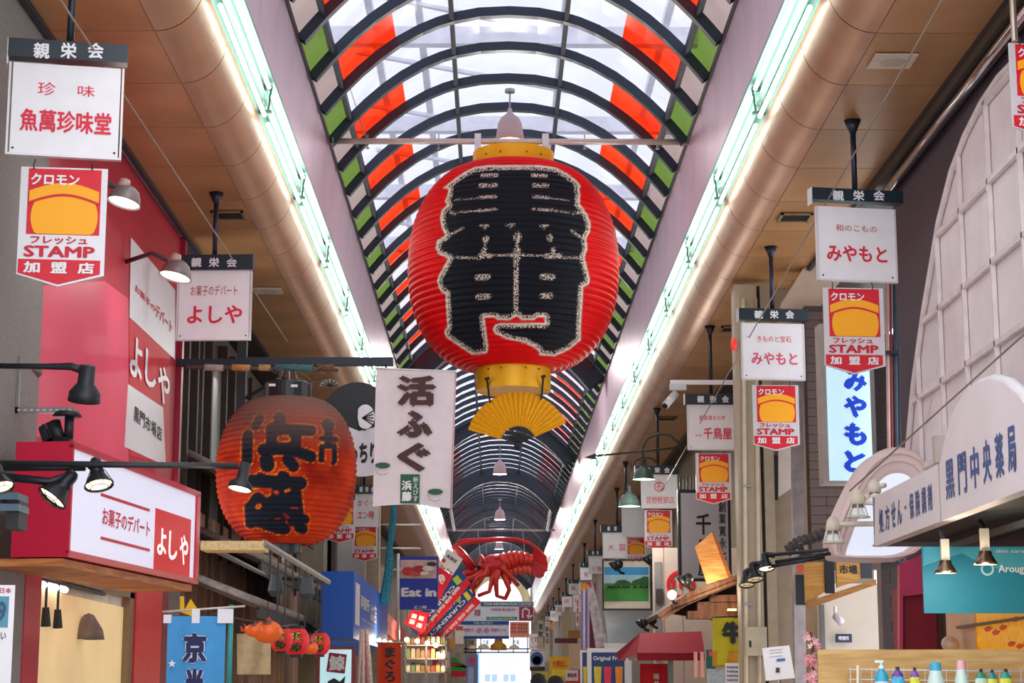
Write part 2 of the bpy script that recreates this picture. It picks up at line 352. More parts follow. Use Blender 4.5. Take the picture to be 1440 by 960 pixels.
def paint_mat(name, base, base2, edge, inkc, rough, speck, dust=0, lo=0, hi=1):
    m = bpy.data.materials.new(name); m.use_nodes = True; nt = m.node_tree; N = nt.nodes; L = nt.links; b = N['Principled BSDF']
    b.inputs['Roughness'].default_value = rough; b.inputs['Specular IOR Level'].default_value = .1
    a = N.new('ShaderNodeAttribute'); a.attribute_name = 'paint'; sp = N.new('ShaderNodeSeparateColor'); L.new(a.outputs['Color'], sp.inputs[0])
    tc = N.new('ShaderNodeTexCoord'); nz = N.new('ShaderNodeTexNoise'); nz.inputs['Scale'].default_value = 2.2; nz.inputs['Detail'].default_value = 5
    L.new(tc.outputs['Object'], nz.inputs['Vector']); r = N.new('ShaderNodeValToRGB'); r.color_ramp.elements[0].position = .35; r.color_ramp.elements[1].position = .65
    r.color_ramp.elements[0].color = (*lin(base), 1); r.color_ramp.elements[1].color = (*lin(base2), 1); L.new(nz.outputs['Fac'], r.inputs['Fac'])
    def mix(f, x, y):
        q = N.new('ShaderNodeMix'); q.data_type = 'RGBA'; L.new(f, q.inputs[0])
        for s_, v in ((6, x), (7, y)):
            if isinstance(v, tuple): q.inputs[s_].default_value = (*v, 1)
            else: L.new(v, q.inputs[s_])
        return q.outputs[2]
    out = r.outputs['Color']
    if dust:
        sx = N.new('ShaderNodeSeparateXYZ'); L.new(tc.outputs['Object'], sx.inputs[0]); mr = N.new('ShaderNodeMapRange')
        mr.inputs[1].default_value = lo; mr.inputs[2].default_value = hi; mr.inputs[3].default_value = 0; mr.inputs[4].default_value = dust; L.new(sx.outputs['Z'], mr.inputs[0])
    out = mix(sp.outputs['Red'], out, lin(inkc))
    v = N.new('ShaderNodeTexVoronoi'); v.inputs['Scale'].default_value = 58; L.new(tc.outputs['Object'], v.inputs['Vector'])
    cr = N.new('ShaderNodeValToRGB'); cr.color_ramp.elements[0].position = .42; cr.color_ramp.elements[1].position = .56
    cr.color_ramp.elements[0].color = (*lin(edge), 1); cr.color_ramp.elements[1].color = (*lin(inkc if speck else edge), 1); L.new(v.outputs['Distance'], cr.inputs['Fac'])
    out = mix(sp.outputs['Green'], out, cr.outputs['Color']); out = mix(sp.outputs['Blue'], out, lin(edge))
    if dust: out = mix(mr.outputs[0], out, lin('77645a'))
    L.new(out, b.inputs['Base Color']); return m
A = lambda x, y: (600 + x / 6, 220 + y / 6)
B = lambda x, y: (600 + x / 6, 360 + y / 6)
OUT = [A(*p) for p in [(740, 72), (520, 76), (400, 92), (320, 130), (240, 185), (140, 265), (185, 275), (180, 320), (155, 375), (175, 410), (130, 450), (115, 510), (125, 590), (160, 665), (90, 710), (78, 770), (100, 820), (185, 862)]] + \
      [B(*p) for p in [(150, 80), (95, 180), (90, 220), (115, 290), (160, 320), (175, 600), (150, 630), (160, 680), (230, 730), (380, 830), (440, 830), (510, 815), (520, 770), (490, 560), (485, 520), (560, 515), (610, 540), (700, 540), (760, 505), (810, 540), (900, 540), (940, 515), (995, 515), (995, 565), (620, 565), (575, 580), (560, 620), (580, 655), (680, 700), (830, 730), (940, 790), (955, 835), (1080, 845), (1200, 790), (1300, 710), (1300, 600), (1320, 260), (1370, 235), (1375, 190), (1350, 90)]] + \
      [A(*p) for p in [(1330, 850), (1355, 780), (1345, 690), (1375, 640), (1385, 570), (1355, 490), (1320, 440), (1290, 400), (1295, 320), (1285, 280), (1300, 250), (1260, 200), (1180, 140), (1080, 90), (960, 75)]]
SEG = [(*A(*p[:2]), *A(*p[2:4]), p[4] / 6) for p in [(470, 160, 590, 158, 15), (895, 158, 1005, 163, 15), (455, 245, 580, 243, 17), (905, 243, 1015, 245, 17), (450, 345, 585, 338, 11), (900, 340, 1030, 350, 11),
    (430, 455, 585, 442, 11), (900, 442, 1060, 452, 11), (240, 368, 430, 352, 4), (1050, 352, 1200, 372, 4), (280, 470, 430, 458, 5), (1060, 456, 1200, 476, 6), (450, 582, 525, 582, 6), (490, 605, 490, 590, 8), (670, 574, 745, 574, 6), (710, 598, 710, 582, 8), (955, 582, 1025, 582, 6), (990, 605, 990, 590, 8),
    (500, 690, 497, 705, 22), (768, 665, 768, 690, 30), (1040, 680, 1042, 695, 24), (497, 710, 485, 800, 8), (765, 700, 762, 790, 9), (485, 790, 485, 800, 22), (450, 838, 530, 838, 20), (762, 800, 762, 850, 32), (700, 832, 820, 832, 12), (762, 860, 755, 958, 12), (1065, 785, 1068, 800, 18), (1010, 838, 1120, 838, 20),
    (250, 850, 450, 858, 8), (550, 836, 700, 830, 6), (830, 830, 990, 836, 6), (1130, 850, 1300, 856, 8), (205, 655, 305, 605, 9), (1220, 622, 1310, 685, 9), (200, 470, 240, 480, 12), (1240, 480, 1300, 470, 12)]] + \
      [(*B(*p[:2]), *B(*p[2:4]), p[4] / 6) for p in [(755, 0, 755, 470, 17), (725, 500, 790, 500, 14), (430, 180, 515, 175, 24), (980, 172, 1060, 178, 24), (438, 345, 518, 338, 24), (975, 335, 1045, 335, 24)]]
def paint_big(px, py):
    d = polydist(px, py, OUT); blk = np.clip(d + .5, 0, 1); rim = np.clip(d + .4, 0, 1) * np.clip(2.9 - d, 0, 1); lace = np.clip(7.2 - d, 0, 1) * blk
    s_ = np.full(px.shape, 1e9)
    for x0, y0, x1, y1, r in SEG: s_ = np.minimum(s_, segdist(px, py, x0, y0, x1, y1) - r)
    lace = np.maximum(lace, np.clip(.6 - s_, 0, 1) * blk)
    return np.stack([blk, lace, rim], 1)
LY = 25.2
ctr = at(722, 370, LY); zt = at(722, 226, LY - .5).z; zb = at(722, 510, LY - .45).z; zcb = at(722, 543, LY - .45).z; zct = at(722, 202, LY - .5).z
lan = thing('paper_lantern', 'giant red paper lantern with huge black market lettering and gold collars', 'lantern', (ctr.x, LY, zcb))
lc = np.array([ctr.x, LY, zcb])
LM = paint_mat('lantern_paper', 'd0060e', 'e40d12', 'e9d8c8', '15171f', .42, True)
lantern_body(lc, zb - zcb, zt - zcb, 1.425, .5, .555, 42, 420, 6, .026, LM, lan, paint_big)
GOLD = mat('eeb00c', .38, .25, var=.05)
def ring(r, z0, z1, n=48): return M().lathe([(r - .04, z0), (r, z0), (r, z1), (r - .04, z1)], n).lathe([(r - .04, z1), (r - .04, z0)], n)
obj('gold_collar', M().lathe([(0, .02), (.46, .02), (.49, 0), (.505, 0), (.505, zb - zcb + .03), (.3, zb - zcb + .03)], 64), GOLD, lan, True).modifiers.new('e', 'EDGE_SPLIT')
obj('gold_collar', M().lathe([(.3, zt - zcb - .03), (.56, zt - zcb - .03), (.56, zct - zcb), (.5, zct - zcb), (0, zct - zcb - .02)], 64), GOLD, lan, True).modifiers.new('e', 'EDGE_SPLIT')
m = M()
for a in (-2.3, -1.9, -1.25, -.85):
    for r, z in ((.507, zb - zcb - .07), (.562, zct - zcb - .12)): m.cyl((r * math.cos(a), r * math.sin(a), z), ((r + .012) * math.cos(a), (r + .012) * math.sin(a), z), .014, 8)
obj('screw', m, mat('8a6a10', .5), lan)
# bar across the vault
barz = at(722, 199, LY).z; x0 = at(468, 198, LY).x; x1 = at(975, 198, LY).x
bar = thing('hanging_bar', 'pale steel bar spanning the vault above the giant lantern', 'bar', ((x0 + x1) / 2, LY, barz))
hw = (x1 - x0) / 2
obj('pipe', M().cyl((-hw, 0, 0), (hw, 0, 0), .042, 14), mat('c6b4b0', .35, .4), bar, True)
for px in (672, 767):
    x = at(px, 199, LY).x - (x0 + x1) / 2
    obj('clamp_plate', M().box((x - .045, -.06, -.15), (x + .045, -.05, .1)).box((x - .045, .05, -.15), (x + .045, .06, .1)), WHITEM, bar)
for px in (517, 617, 822, 924):
    x = at(px, 199, LY).x - (x0 + x1) / 2
    obj('eye_bolt', M().cyl((x, 0, -.1), (x, 0, .1), .008, 6).lathe([(.02 + .008 * math.cos(a), -.1 + .008 * math.sin(a)) for a in np.linspace(0, 2 * PI, 7)], 10, (x, 0, 0)), STEEL, bar)
for px, px2 in ((516, 486), (926, 952)):
    p = at(px, 197, LY) - Vector(((x0 + x1) / 2, LY, barz)); q = at(px2, 105, LY) - Vector(((x0 + x1) / 2, LY, barz))
    obj('chain', M().tube([p, q], .008, 6), STEEL, bar)
obj('end_flange', M().cyl((-hw, 0, 0), (-hw + .02, 0, 0), .09, 12).cyl((hw, 0, 0), (hw - .02, 0, 0), .09, 12), STEEL, bar)
# gold fan under the lantern
px0, py0 = 729, 624
fo = at(px0, py0, LY - .3)
fan = thing('folding_fan', 'golden pleated folding fan hanging open under the giant lantern', 'fan', fo)
Sf = at(px0 + 1, py0, LY - .3).x - at(px0, py0, LY - .3).x
gold2 = mat('f0b21a', .42, .1, var=.06, scale=20); m = M(); n = 44; a0, a1 = math.radians(164), math.radians(24); v = []
for k in range(n + 1):
    a = a0 + (a1 - a0) * k / n; yy = .016 * (1 if k % 2 else -1)
    v += [(r * Sf * math.cos(a), yy * (1.2 if r > 50 else .5), r * Sf * math.sin(a)) for r in (25, 73 + 1.2 * (k % 2))]
m.add(v, [(2 * k, 2 * k + 2, 2 * k + 3, 2 * k + 1) for k in range(n)]); o = obj('pleated_paper', m, gold2, fan); o.modifiers.new('s', 'SOLIDIFY').thickness = .006
for k in range(22):
    a = a0 + (a1 - a0) * (k + .5) / 22
    obj('fan_rib', M().tube([(0, .012, 0), (27 * Sf * math.cos(a), .012, 27 * Sf * math.sin(a))], [.008, .008], 5), INK, fan)
obj('pivot', M().lathe([(0, -.03), (.05, -.02), (.06, 0), (.05, .02), (0, .03)], 14, (0, 0, -.02), Matrix.Rotation(PI / 2, 3, 'X')), INK, fan, True)
for (ax, ay), (bx, by) in (((685, 534), (689, 566)), ((764, 531), (761, 562))):
    p = at(ax, ay, LY - .42) - fo; q = at(bx, by, LY - .3) - fo
    obj('hanging_wire', M().tube([p, q], .014, 6).tube([p + Vector((-.03, -.03, 0)), p + Vector((.03, -.03, .02))], .02, 6), INK, fan)
# pendant lamps of the vault
def pendant(px, py, Y, wpx, label):
    p = at(px, py, Y); S = wpx * Y / FPX / 2
    t = thing('pendant_lamp', label, 'lamp', (p.x, p.y, p.z), 0, 'bell lamps hanging under the vault ridge')
    obj('bell_shade', M().lathe([(0, -.95 * S), (.12 * S, -1.0 * S), (.2 * S, -1.35 * S), (.62 * S, -1.7 * S), (.8 * S, -2.1 * S), (.88 * S, -2.7 * S), (1.0 * S, -3.3 * S), (.95 * S, -3.3 * S), (.8 * S, -2.7 * S)], 24), mat('b9a3a3', .45, var=.03), t, True)
    obj('stem', M().cyl((0, 0, -1.0 * S), (0, 0, .35 * S), .06 * S, 8).cyl((0, 0, .1 * S), (0, 0, .3 * S), .35 * S, 12), STEEL, t)
    obj('bulb', M().lathe([(.0, -3.35 * S), (.3 * S, -3.3 * S), (.35 * S, -3.1 * S), (0, -2.7 * S)], 12), BULB, t, True)
    obj('suspension_rod', M().cyl((0, 0, .3 * S), (0, 0, vz(0) + G - p.z), .05 * S, 6), STEEL, t)
def bell_light(px, py, Y, en):
    l = bpy.data.lights.new('bell_lamp_light', 'POINT'); l.energy = en; l.color = (1, .95, .9); l.shadow_soft_size = .15
    o = bpy.data.objects.new('bell_lamp_light', l); col.objects.link(o); p = at(px, py, Y); o.location = (p.x, p.y, p.z)
    return o
pendant(717, 132, 27.2, 44, 'large bell lamp directly above the giant lantern')
pendant(703, 634, 69, 20, 'white bell lamp just below the golden fan')
pendant(703, 704, 88, 16, 'white bell lamp further down the vault under the first arch beam')
pendant(712, 470, 47, 28, 'bell lamp hidden behind the giant lantern')
pendant(702, 752, 112, 12, 'small pale bell lamp deep in the vault above the lobster')
for q in ((717, 215, 27.2, 60), (712, 512, 47, 600), (703, 665, 69, 520), (703, 730, 88, 520), (702, 772, 112, 600)): bell_light(*q)
# ================================================================ hanging shop signs
def shop_sign(label, hdr, brd, Y, rz, toppole, lines, first3='親栄会', flange=True, group='white shop signs hanging from the soffit'):
    x0, y0, x1, y1 = hdr; f = Frame('shop_sign', label, 'sign', x0, brd[3], Y=Y, rz=rz, group=group)
    f.box('header', x0, y0, x1, y1, HEAD, -.06, .06)
    uh0, vh = f.uv(x0, y1); obj('header_edge', M().box((uh0 - .012, -.055, vh), (uh0 - .001, .055, f.uv(x0, y0)[1])), WHITEM, f.root)
    wd = (x1 - x0); ch = y1 - y0
    for i, c in enumerate(first3):
        cx = x0 + wd * (.28 + .225 * i) if len(first3) == 3 else x0 + wd * (.35 + .3 * i); sl = (f.slope if hasattr(f, 'slope') else 0)
        ww = wd * .13; u0, v1 = f.uv(cx - ww / 2, y0 + ch * .2); u1, v0 = f.uv(cx + ww / 2, y1 - ch * .14)
        obj('lettering', textm(M(), c, u0, v0, u1, v1, -.064, .035), WHITE, f.root)
    f.box('board', *brd, WHITE, -.02, .02)
    u0, v1 = f.uv(brd[0], brd[1]); u1, v0 = f.uv(brd[2], brd[3]); e = .012
    obj('board_frame', M().box((u0 - e, -.026, v0 - e), (u0 + .004, .026, v1)).box((u1 - .004, -.026, v0 - e), (u1 + e, .026, v1)).box((u0, -.026, v0 - e), (u1, .026, v0 + .004)), WHITEM, f.root)
    if Y < 30:
        for q in (u0 + .04, u1 - .04): obj('screw', M().cyl((q, -.024, v0 + .04), (q, -.02, v0 + .04), .009, 8), INK, f.root)
    for ln in lines:
        t, a, b, c, d = ln[:5]; mt = ln[5] if len(ln) > 5 else LRED
        f.text(t, a, b, c, d, mt, -.025, bold=ln[6] if len(ln) > 6 else .012)
    u, v = f.uv(toppole[0], y0); top = ZS + G - f.o.z
    obj('pole', M().cyl((u, 0, v - .01), (u, 0, top), .028 if Y < 30 else .03, 10), POLE, f.root, True)
    if flange: obj('ceiling_flange', M().cyl((u, 0, top - .13), (u, 0, top), .03, 14, .085), POLE, f.root, True)
    return f
shop_sign('white hanging sign reading 魚萬珍味堂 at the near left', (12, 56, 180, 92), (16, 88, 168, 224), 13.5, 11, (99, 0),
          [('珍', 54, 116, 78, 136), ('味', 110, 121, 133, 138), ('魚萬珍味堂', 29, 153, 156, 192, LRED, .03)])
shop_sign('white hanging sign reading よしや beside the pink sweet shop panel', (247, 360, 357, 380), (252, 380, 351, 477), 20.6, -3, (302, 258),
          [('お菓子のデパート', 269, 402, 334, 416, mat('b01a30', .5)), ('よしや', 264, 430, 341, 455, LRED, .03)])
shop_sign('white hanging sign reading みやもと with fan shop line, nearest on the right', (1140, 265, 1267, 288), (1148, 290, 1260, 397), 17.7, 10, (1202, 150),
          [('和のこもの', 1174, 316, 1232, 328, mat('b8402f', .5)), ('みやもと', 1161, 344, 1247, 371, LRED, .03)])
shop_sign('white hanging sign reading みやもと with kimono and gem line, beside the beige column', (1038, 434, 1135, 452), (1043, 454, 1131, 534), 23.1, 6, (1086, 342),
          [('きものと宝石', 1064, 472, 1112, 482, mat('d8403f', .5)), ('みやもと', 1056, 495, 1121, 514, mat('e0406a', .5), .02)])
shop_sign('white hanging sign reading 千鳥屋 half behind the beige column', (963, 554, 1040, 569), (967, 569, 1040, 632), 28.4, 2, (1000, 480),
          [('創業寛永七年', 983, 584, 1020, 591), ('千鳥屋', 989, 601, 1029, 618, LRED, .02), ('本家', 977, 611, 987, 614)])
shop_sign('white hanging sign with a round red crest and 昆野鰹節店 lettering', (893, 655, 954, 667), (902, 667, 952, 714), 37, 2, (925, 590),
          [('昆野鰹節店', 909, 698, 948, 708), ('布', 923, 677, 931, 690)])
shop_sign('white hanging sign with faded eel drawing under two green lamps', (873, 703, 907, 713), (875, 713, 905, 754), 46, 0, (880, 650), [], '親栄')
shop_sign('white hanging sign with two red square characters 大国', (845, 738, 876, 748), (848, 748, 880, 784), 52, 0, (868, 690),
          [('大', 855, 765, 863, 774), ('国', 871, 765, 879, 774)], '親栄')
shop_sign('white hanging sign reading 三徳, behind the pasture picture', (826, 773, 848, 781), (828, 781, 850, 806), 62, 0, (837, 740), [('三徳', 832, 796, 846, 803)], '親栄')
shop_sign('small white hanging sign beyond the 三徳 sign', (816, 790, 828, 797), (816, 797, 832, 815), 72, 0, (822, 762), [('魚', 821, 804, 827, 811)], '栄')
for i, (x, y, ww, Y, lb) in enumerate([(806, 820, 14, 84, 'fifth small white sign from the far end on the right row'), (796, 838, 13, 95, 'fourth small white sign from the far end on the right row'),
                                  (786, 850, 12, 104, 'third small white sign from the far end on the right row'), (778, 858, 10, 115, 'second small white sign from the far end on the right row'), (771, 866, 9, 126, 'last small white sign at the far end of the right row')]):
    shop_sign(lb, (x - ww / 2, y - 5, x + ww / 2, y), (x - ww / 2 + 1, y, x + ww / 2 + 2, y + 15), Y, 0, (x, y - 20), [('魚店酒花米'[i], x - 3, y + 4, x + 4, y + 10)], '会')
shop_sign('white hanging sign with red まぐろ lettering behind the fish restaurant banner', (498, 682, 534, 694), (500, 694, 532, 740), 42, 0, (512, 640),
          [('まぐろ', 503, 703, 528, 712), ('エン時', 503, 718, 526, 730, LRED, .02)])
# crest ring
f = Frame('crest', '', '', 927, 683, Y=36.96, root=bpy.data.objects.get('shop_sign.005'))
f.root = bpy.data.objects['shop_sign.005']; q0 = at(927, 684, 37) - f.root.location
obj('crest_ring', M().lathe([(.10, -.003), (.10, .003), (.085, .003), (.085, -.003), (.1, -.003)], 24, (q0.x, -.03, q0.z), Matrix.Rotation(PI / 2, 3, 'X')), LRED, f.root)
# ================================================================ stamp member signs
def stamp_proto():
    t = thing('stamp_sign', 'x', 'sign', (0, 0, 0)); b = M().prism([(0, 0), (1, 0), (1, -1.29), (.48, -1.43), (0, -1.29)], 0, .02)
    obj('board', b, WHITEM, t); y = -.004
    def flat(pts): return M().prism(pts, y, 0)
    obj('red_panel', flat([(.09, -.02), (.93, -.02), (.93, -.81), (.09, -.81)]), RED, t)
    dome = [(.52 + .385 * math.cos(a), -.60 + .40 * math.sin(a)) for a in np.linspace(0, 2 * PI, 40, endpoint=False)]
    dome = [(x, max(z, -.805)) for x, z in dome]
    o = obj('orange_disc', M().prism(dome, y * 2, y), ORANGE, t)
    band = [(.11 + .8 * k / 12, -.42 + .10 * math.sin(PI * k / 12)) for k in range(13)]
    obj('orange_band', M().prism(band + [(x, z + .13) for x, z in band[::-1]], y * 3, y), ORANGE, t)
    obj('red_edge', M().prism([(x, z - .03) for x, z in band] + [(x, z) for x, z in band[::-1]], y * 3, y), RED, t)
    obj('lettering', textm(M(), 'クロモン', .12, -.22, .68, -.08, y * 3, .04), WHITE, t)
    obj('lettering', textm(textm(M(), 'フレッシュ', .14, -.925, .8, -.83, y, .04), 'STAMP', .07, -1.085, .89, -.945, y, .045), mat('c8102e', .5), t)
    obj('red_base', flat([(.015, -1.11), (.955, -1.11), (.955, -1.275), (.48, -1.405), (.015, -1.275)]), RED, t)
    m = M()
    for i, c in enumerate('加盟店'): textm(m, c, .08 + .31 * i, -1.275, .27 + .31 * i, -1.14, y * 2.5, .04)
    obj('lettering', m, WHITE, t)
    obj('hook', M().tube([(.15, -.01, -.03), (.15, -.03, .02), (.16, 0, .09)], .008, 5).tube([(.82, -.01, -.03), (.82, -.03, .02), (.81, 0, .09)], .008, 5), INK, t)
    return t
sp_ = stamp_proto(); ST = [
    (30, 234, 120, 13.5, 6, 'red and orange STAMP board at the near left under the 魚萬珍味堂 fish shop sign'),
    (1157, 404, 86, 17.75, 4, 'red and orange STAMP board in front of the blue みやもと light box'),
    (1058, 541, 65, 23.2, 2, 'red and orange STAMP board on the beige column'),
    (978, 637, 50, 28.5, 2, 'red and orange STAMP board just left of the beige column under the 千鳥屋 sign'),
    (906, 717, 39, 37.2, 2, 'red and orange STAMP board under the round-crest sign'),
    (880, 756, 28, 46.3, 0, 'red and orange STAMP board behind the pasture picture'),
    (458, 703, 42, 38, 0, 'red and orange STAMP board partly behind the black-lettered lantern'),
    (496, 739, 35, 42.5, 0, 'red and orange STAMP board above the blue box sign under まぐろ'),
    (1419, 60, 95, 13.2, 8, 'red and orange STAMP board cut off by the right edge'),
    (815, 818, 17, 74, 0, 'tiny STAMP board beneath the small white signs far down the right'),
    (767, 872, 11, 110, 0, 'tiniest STAMP board at the far end on the right')]
for i, (x, y, ww, Y, rz, lb) in enumerate(ST):
    o = sp_ if i == 0 else copy_tree(sp_)
    o.location = at(x, y, Y); S = (at(x + ww, y, Y) - at(x, y, Y)).x; o.scale = (S, 1, S); o.rotation_euler.z = math.radians(rz)
    o['label'] = lb; o['group'] = 'stamp member boards'
    if i in (5, 6, 7, 9, 10): obj('hanging_rod', M().cyl((.3, .015, 0), (.3, .015, (ZS + G - o.location.z) / S), .014 / S, 6), POLE, o)
st_pole = obj('sign_pole', M().cyl(at(1427, 58, 13.3), (at(1427, 58, 13.3).x, 13.3, ZS + G), .025, 10), mat('b8a898', .3, .7)); tag(st_pole, 'bright metal pole above the stamp board at the right edge', 'pole')
# stay cables
for a, b, lb in (((85, 0, 12.5), (404, 480, 25.5), 'thin wire stay running past the left hanging signs'), ((1325, 0, 13.1), (930, 690, 34.5), 'thin wire stay running past the right hanging signs'),
                 ((1440, 470, 12.0), (1195, 690, 16.0), 'twisted wire tie holding the pharmacy sign')):
    o = obj('wire_cable', M().tube([at(*a), at(*b)], .008, 6), mat('857a6c', .5)); tag(o, lb, 'cable')
# soffit fittings
for px, py, lb, kind in ((322, 302, 'dark square vent in the left soffit near its hanging pole', 0), (1118, 305, 'dark square vent in the right soffit beyond the みやもと pole', 0), (1255, 85, 'white square speaker plate in the right soffit', 1), (378, 408, 'pale square plate in the left soffit', 1), (1030, 462, 'dark vent in the right soffit beyond the second pole', 0), (938, 588, 'small dark vent in the right soffit near the camera', 0)):
    p = atz(px, py, ZS + G - .01); t = thing('ceiling_plate' if kind else 'ceiling_vent', lb, 'vent', p); w_ = .19
    obj('frame', M().box((-w_, -w_, -.015), (w_, w_, 0)) if kind else M().box((-w_, -w_, -.02), (w_, -w_ + .03, 0)).box((-w_, w_ - .03, -.02), (w_, w_, 0)).box((-w_, -w_, -.02), (-w_ + .03, w_, 0)).box((w_ - .03, -w_, -.02), (w_, w_, 0)), mat('cbbfae' if kind else '8c7658', .5), t)
    if kind: obj('disc', M().lathe([(0, -.02), (.11, -.02), (.12, -.015)], 20), mat('b3a795', .5), t)
    else:
        obj('dark_back', M().box((-w_ + .03, -w_ + .03, -.005), (w_ - .03, w_ - .03, 0)), INK, t)
        for k in range(5): obj('louvre', M().box((-w_ + .03, -.14 + k * .065, -.016), (w_ - .03, -.13 + k * .065, -.004)), mat('3a2e22', .6), t)
# ================================================================ lamps used on both sides
def cage_lamp(px, py, Y, size, tilt, label, yawd=0, arm=None, dark=True, lit=True):
    """dome floodlight with wire guard; size in pixels across its mouth, tilt in degrees from straight down (positive tips the mouth to the right)"""
    p = at(px, py, Y); S = size * Y / FPX / 2
    t = thing('spot_lamp', label, 'lamp', p, 0, None)
    T = Matrix.Rotation(math.radians(yawd), 3, 'Z') @ Matrix.Rotation(math.radians(-tilt), 3, 'Y') @ Matrix.Rotation(math.radians(-18), 3, 'X')
    c = mat('23262c', .35, .4) if dark else mat('e3dccb', .4)
    obj('housing', M().lathe([(0, 2.1 * S), (.3 * S, 2.05 * S), (.42 * S, 1.8 * S), (.45 * S, 1.2 * S), (.5 * S, 1.1 * S), (.52 * S, 1.0 * S), (.46 * S, .95 * S), (.6 * S, .7 * S), (1.0 * S, 0), (1.04 * S, -.08 * S), (.97 * S, -.06 * S), (.5 * S, .7 * S), (0, .8 * S)], 24, (0, 0, 0), T), c, t, True)
    obj('bulb_face', M().lathe([(0, .05 * S), (.5 * S, .06 * S), (.9 * S, .03 * S)], 20, (0, 0, 0), T), mat('ffe2b0', .4, em=2.6 if lit else .3, var=0), t)
    m = M()
    for r, z in ((1.02, -.1), (.62, -.28)): m.tube([T @ Vector((r * S * math.cos(a), r * S * math.sin(a), z * S)) for a in np.linspace(0, 2 * PI, 17)], .035 * S, 5)
    for k in range(6):
        a = PI * k / 3; m.tube([T @ Vector((1.02 * S * math.cos(a), 1.02 * S * math.sin(a), -.1 * S)), T @ Vector((.62 * S * math.cos(a), .62 * S * math.sin(a), -.28 * S))], .03 * S, 5)
        m.tube([T @ Vector((1.05 * S * math.cos(a), 1.05 * S * math.sin(a), -.05 * S)), T @ Vector((.55 * S * math.cos(a), .55 * S * math.sin(a), 1.05 * S))], .03 * S, 5)
    obj('wire_guard', m, c, t)
    if arm: obj('arm', M().tube([T @ Vector((0, 0, 1.9 * S))] + [at(*q) - p for q in arm], .028 if dark else .022, 8), c, t, True)
    return t
# ================================================================ left: sweet shop
PINK = mat('e02848', .5, var=.03, scale=2); PINK2 = mat('e8486a', .5, var=.12, scale=.5); CRIM = mat('b4102e', .5, var=.05); MAG = mat('a01a3a', .35, var=.05); FRED = mat('d81230', .5, var=.03)
f = Frame('sweet_shop_sign', 'tall pink and crimson sweet shop wall panel reading よしや', 'sign', 46, 612, X=-3.88, rz=90)
top = ZS + G - f.o.z - .02
def fp(px, py): u, v = f.uv(px, py); return u, min(v, top)
def fpoly(name, pts, mt, a, b): return obj(name, M().prism([fp(*q) for q in pts], a, b), mt, f.root)
u_r = f.uv(249, 500)[0]; u_l = f.uv(45, 500)[0]
obj('backing', M().prism([(u_l, -.05), (u_l, top), (u_r, top), (u_r, f.uv(235, 672)[1])], 0, .1), CRIM, f.root)
fpoly('pink_field', [(46, 612), (52, 402), (146, 395), (180, 420), (180, 650)], PINK2, -.006, .0)
fpoly('red_field', [(181, 447), (238, 496), (238, 655), (181, 640)], FRED, -.006, 0)
fpoly('white_band', [(183, 334), (245, 408), (245, 506), (181, 446)], WHITE, -.012, -.006)
fpoly('white_name_plate', [(179, 540), (228, 573), (232, 655), (174, 628)], WHITE, -.012, -.006)
f.text('お菓子の', 188, 398, 216, 440, LRED, -.016, .03); f.text('デパート', 217, 425, 240, 470, LRED, -.016, .03)
f.text('よ', 182, 466, 197, 540, WHITE, -.016, .03); f.text('し', 203, 488, 217, 552, WHITE, -.016, .03); f.text('や', 221, 508, 236, 575, WHITE, -.016, .03)
for i, c in enumerate('黒門市場店'): f.text(c, 187 + 8 * i, 570 + 6.5 * i, 193.5 + 8 * i, 597 + 6 * i, INK, -.016, .02)
# white outlined cloud-like cut shapes of the panel print stay out: they show cartoon figures
fr = obj('side_trim', M().box((u_r, -.06, .2), (u_r + .12, .12, top)), MAG, f.root)
# lit fascia box
f = Frame('light_box_sign', 'backlit white fascia sign of the sweet shop reading お菓子のデパート よしや', 'sign', 91, 777, Y=14.3, rz=84)
pr = f.uv(274, 834); ht = f.uv(93, 622)[1]; wd = f.uv(276, 775)[0]
obj('cabinet', M().box((0, 0, -.03), (wd, .42, ht + .02)), mat('c2143a', .35, var=.03), f.root)
obj('rim', M().box((0, -.03, -.03), (wd, 0, .02)).box((0, -.03, ht - .03), (wd, 0, ht + .02)).box((0, -.03, 0), (.035, 0, ht)).box((wd - .12, -.03, 0), (wd, 0, ht)), mat('c2143a', .35, var=.03), f.root)
obj('lit_face', M().box((.035, -.01, .02), (wd - .12, 0, ht - .03)), mat('dfe2f6', .5, em=.3, var=.02), f.root)
k = wd / 183.
f.text('お菓子のデパート', 142, 712, 208, 756, mat('c80c30', .5, em=.04, var=0), -.016, .025)
for yy0, yy1, a in ((690, 722, 0), (750, 779, 0)):
    u0, v0 = f.uv(140, yy0); u1, v1 = f.uv(208, yy1); obj('red_line', M().box((u0, -.016, (v0 + v1) / 2 - .012), (u1, -.01, (v0 + v1) / 2 + .012)), mat('c80c30', .5, em=.04, var=0), f.root)
u0, v1 = f.uv(217, 714); u1, v0 = f.uv(264, 812); obj('red_square', M().box((u0, -.016, v0), (u1, -.01, v1)), mat('e0081f', .5, em=.08, var=0), f.root)
for i, c in enumerate('よしや'): w3 = (u1 - u0) / 3.2; obj('lettering', textm(M(), c, u0 + .06 + i * w3, v0 + .14 - .02 * i, u0 + i * w3 + w3 * .95, v1 - .16, -.02, .03), mat('ffffff', .5, em=.3, var=0), f.root)
obj('soffit_board', M().box((.02, .02, -.10), (wd - .05, .62, -.04)), wood_mat('a8562a', 'cf8a4e'), f.root)
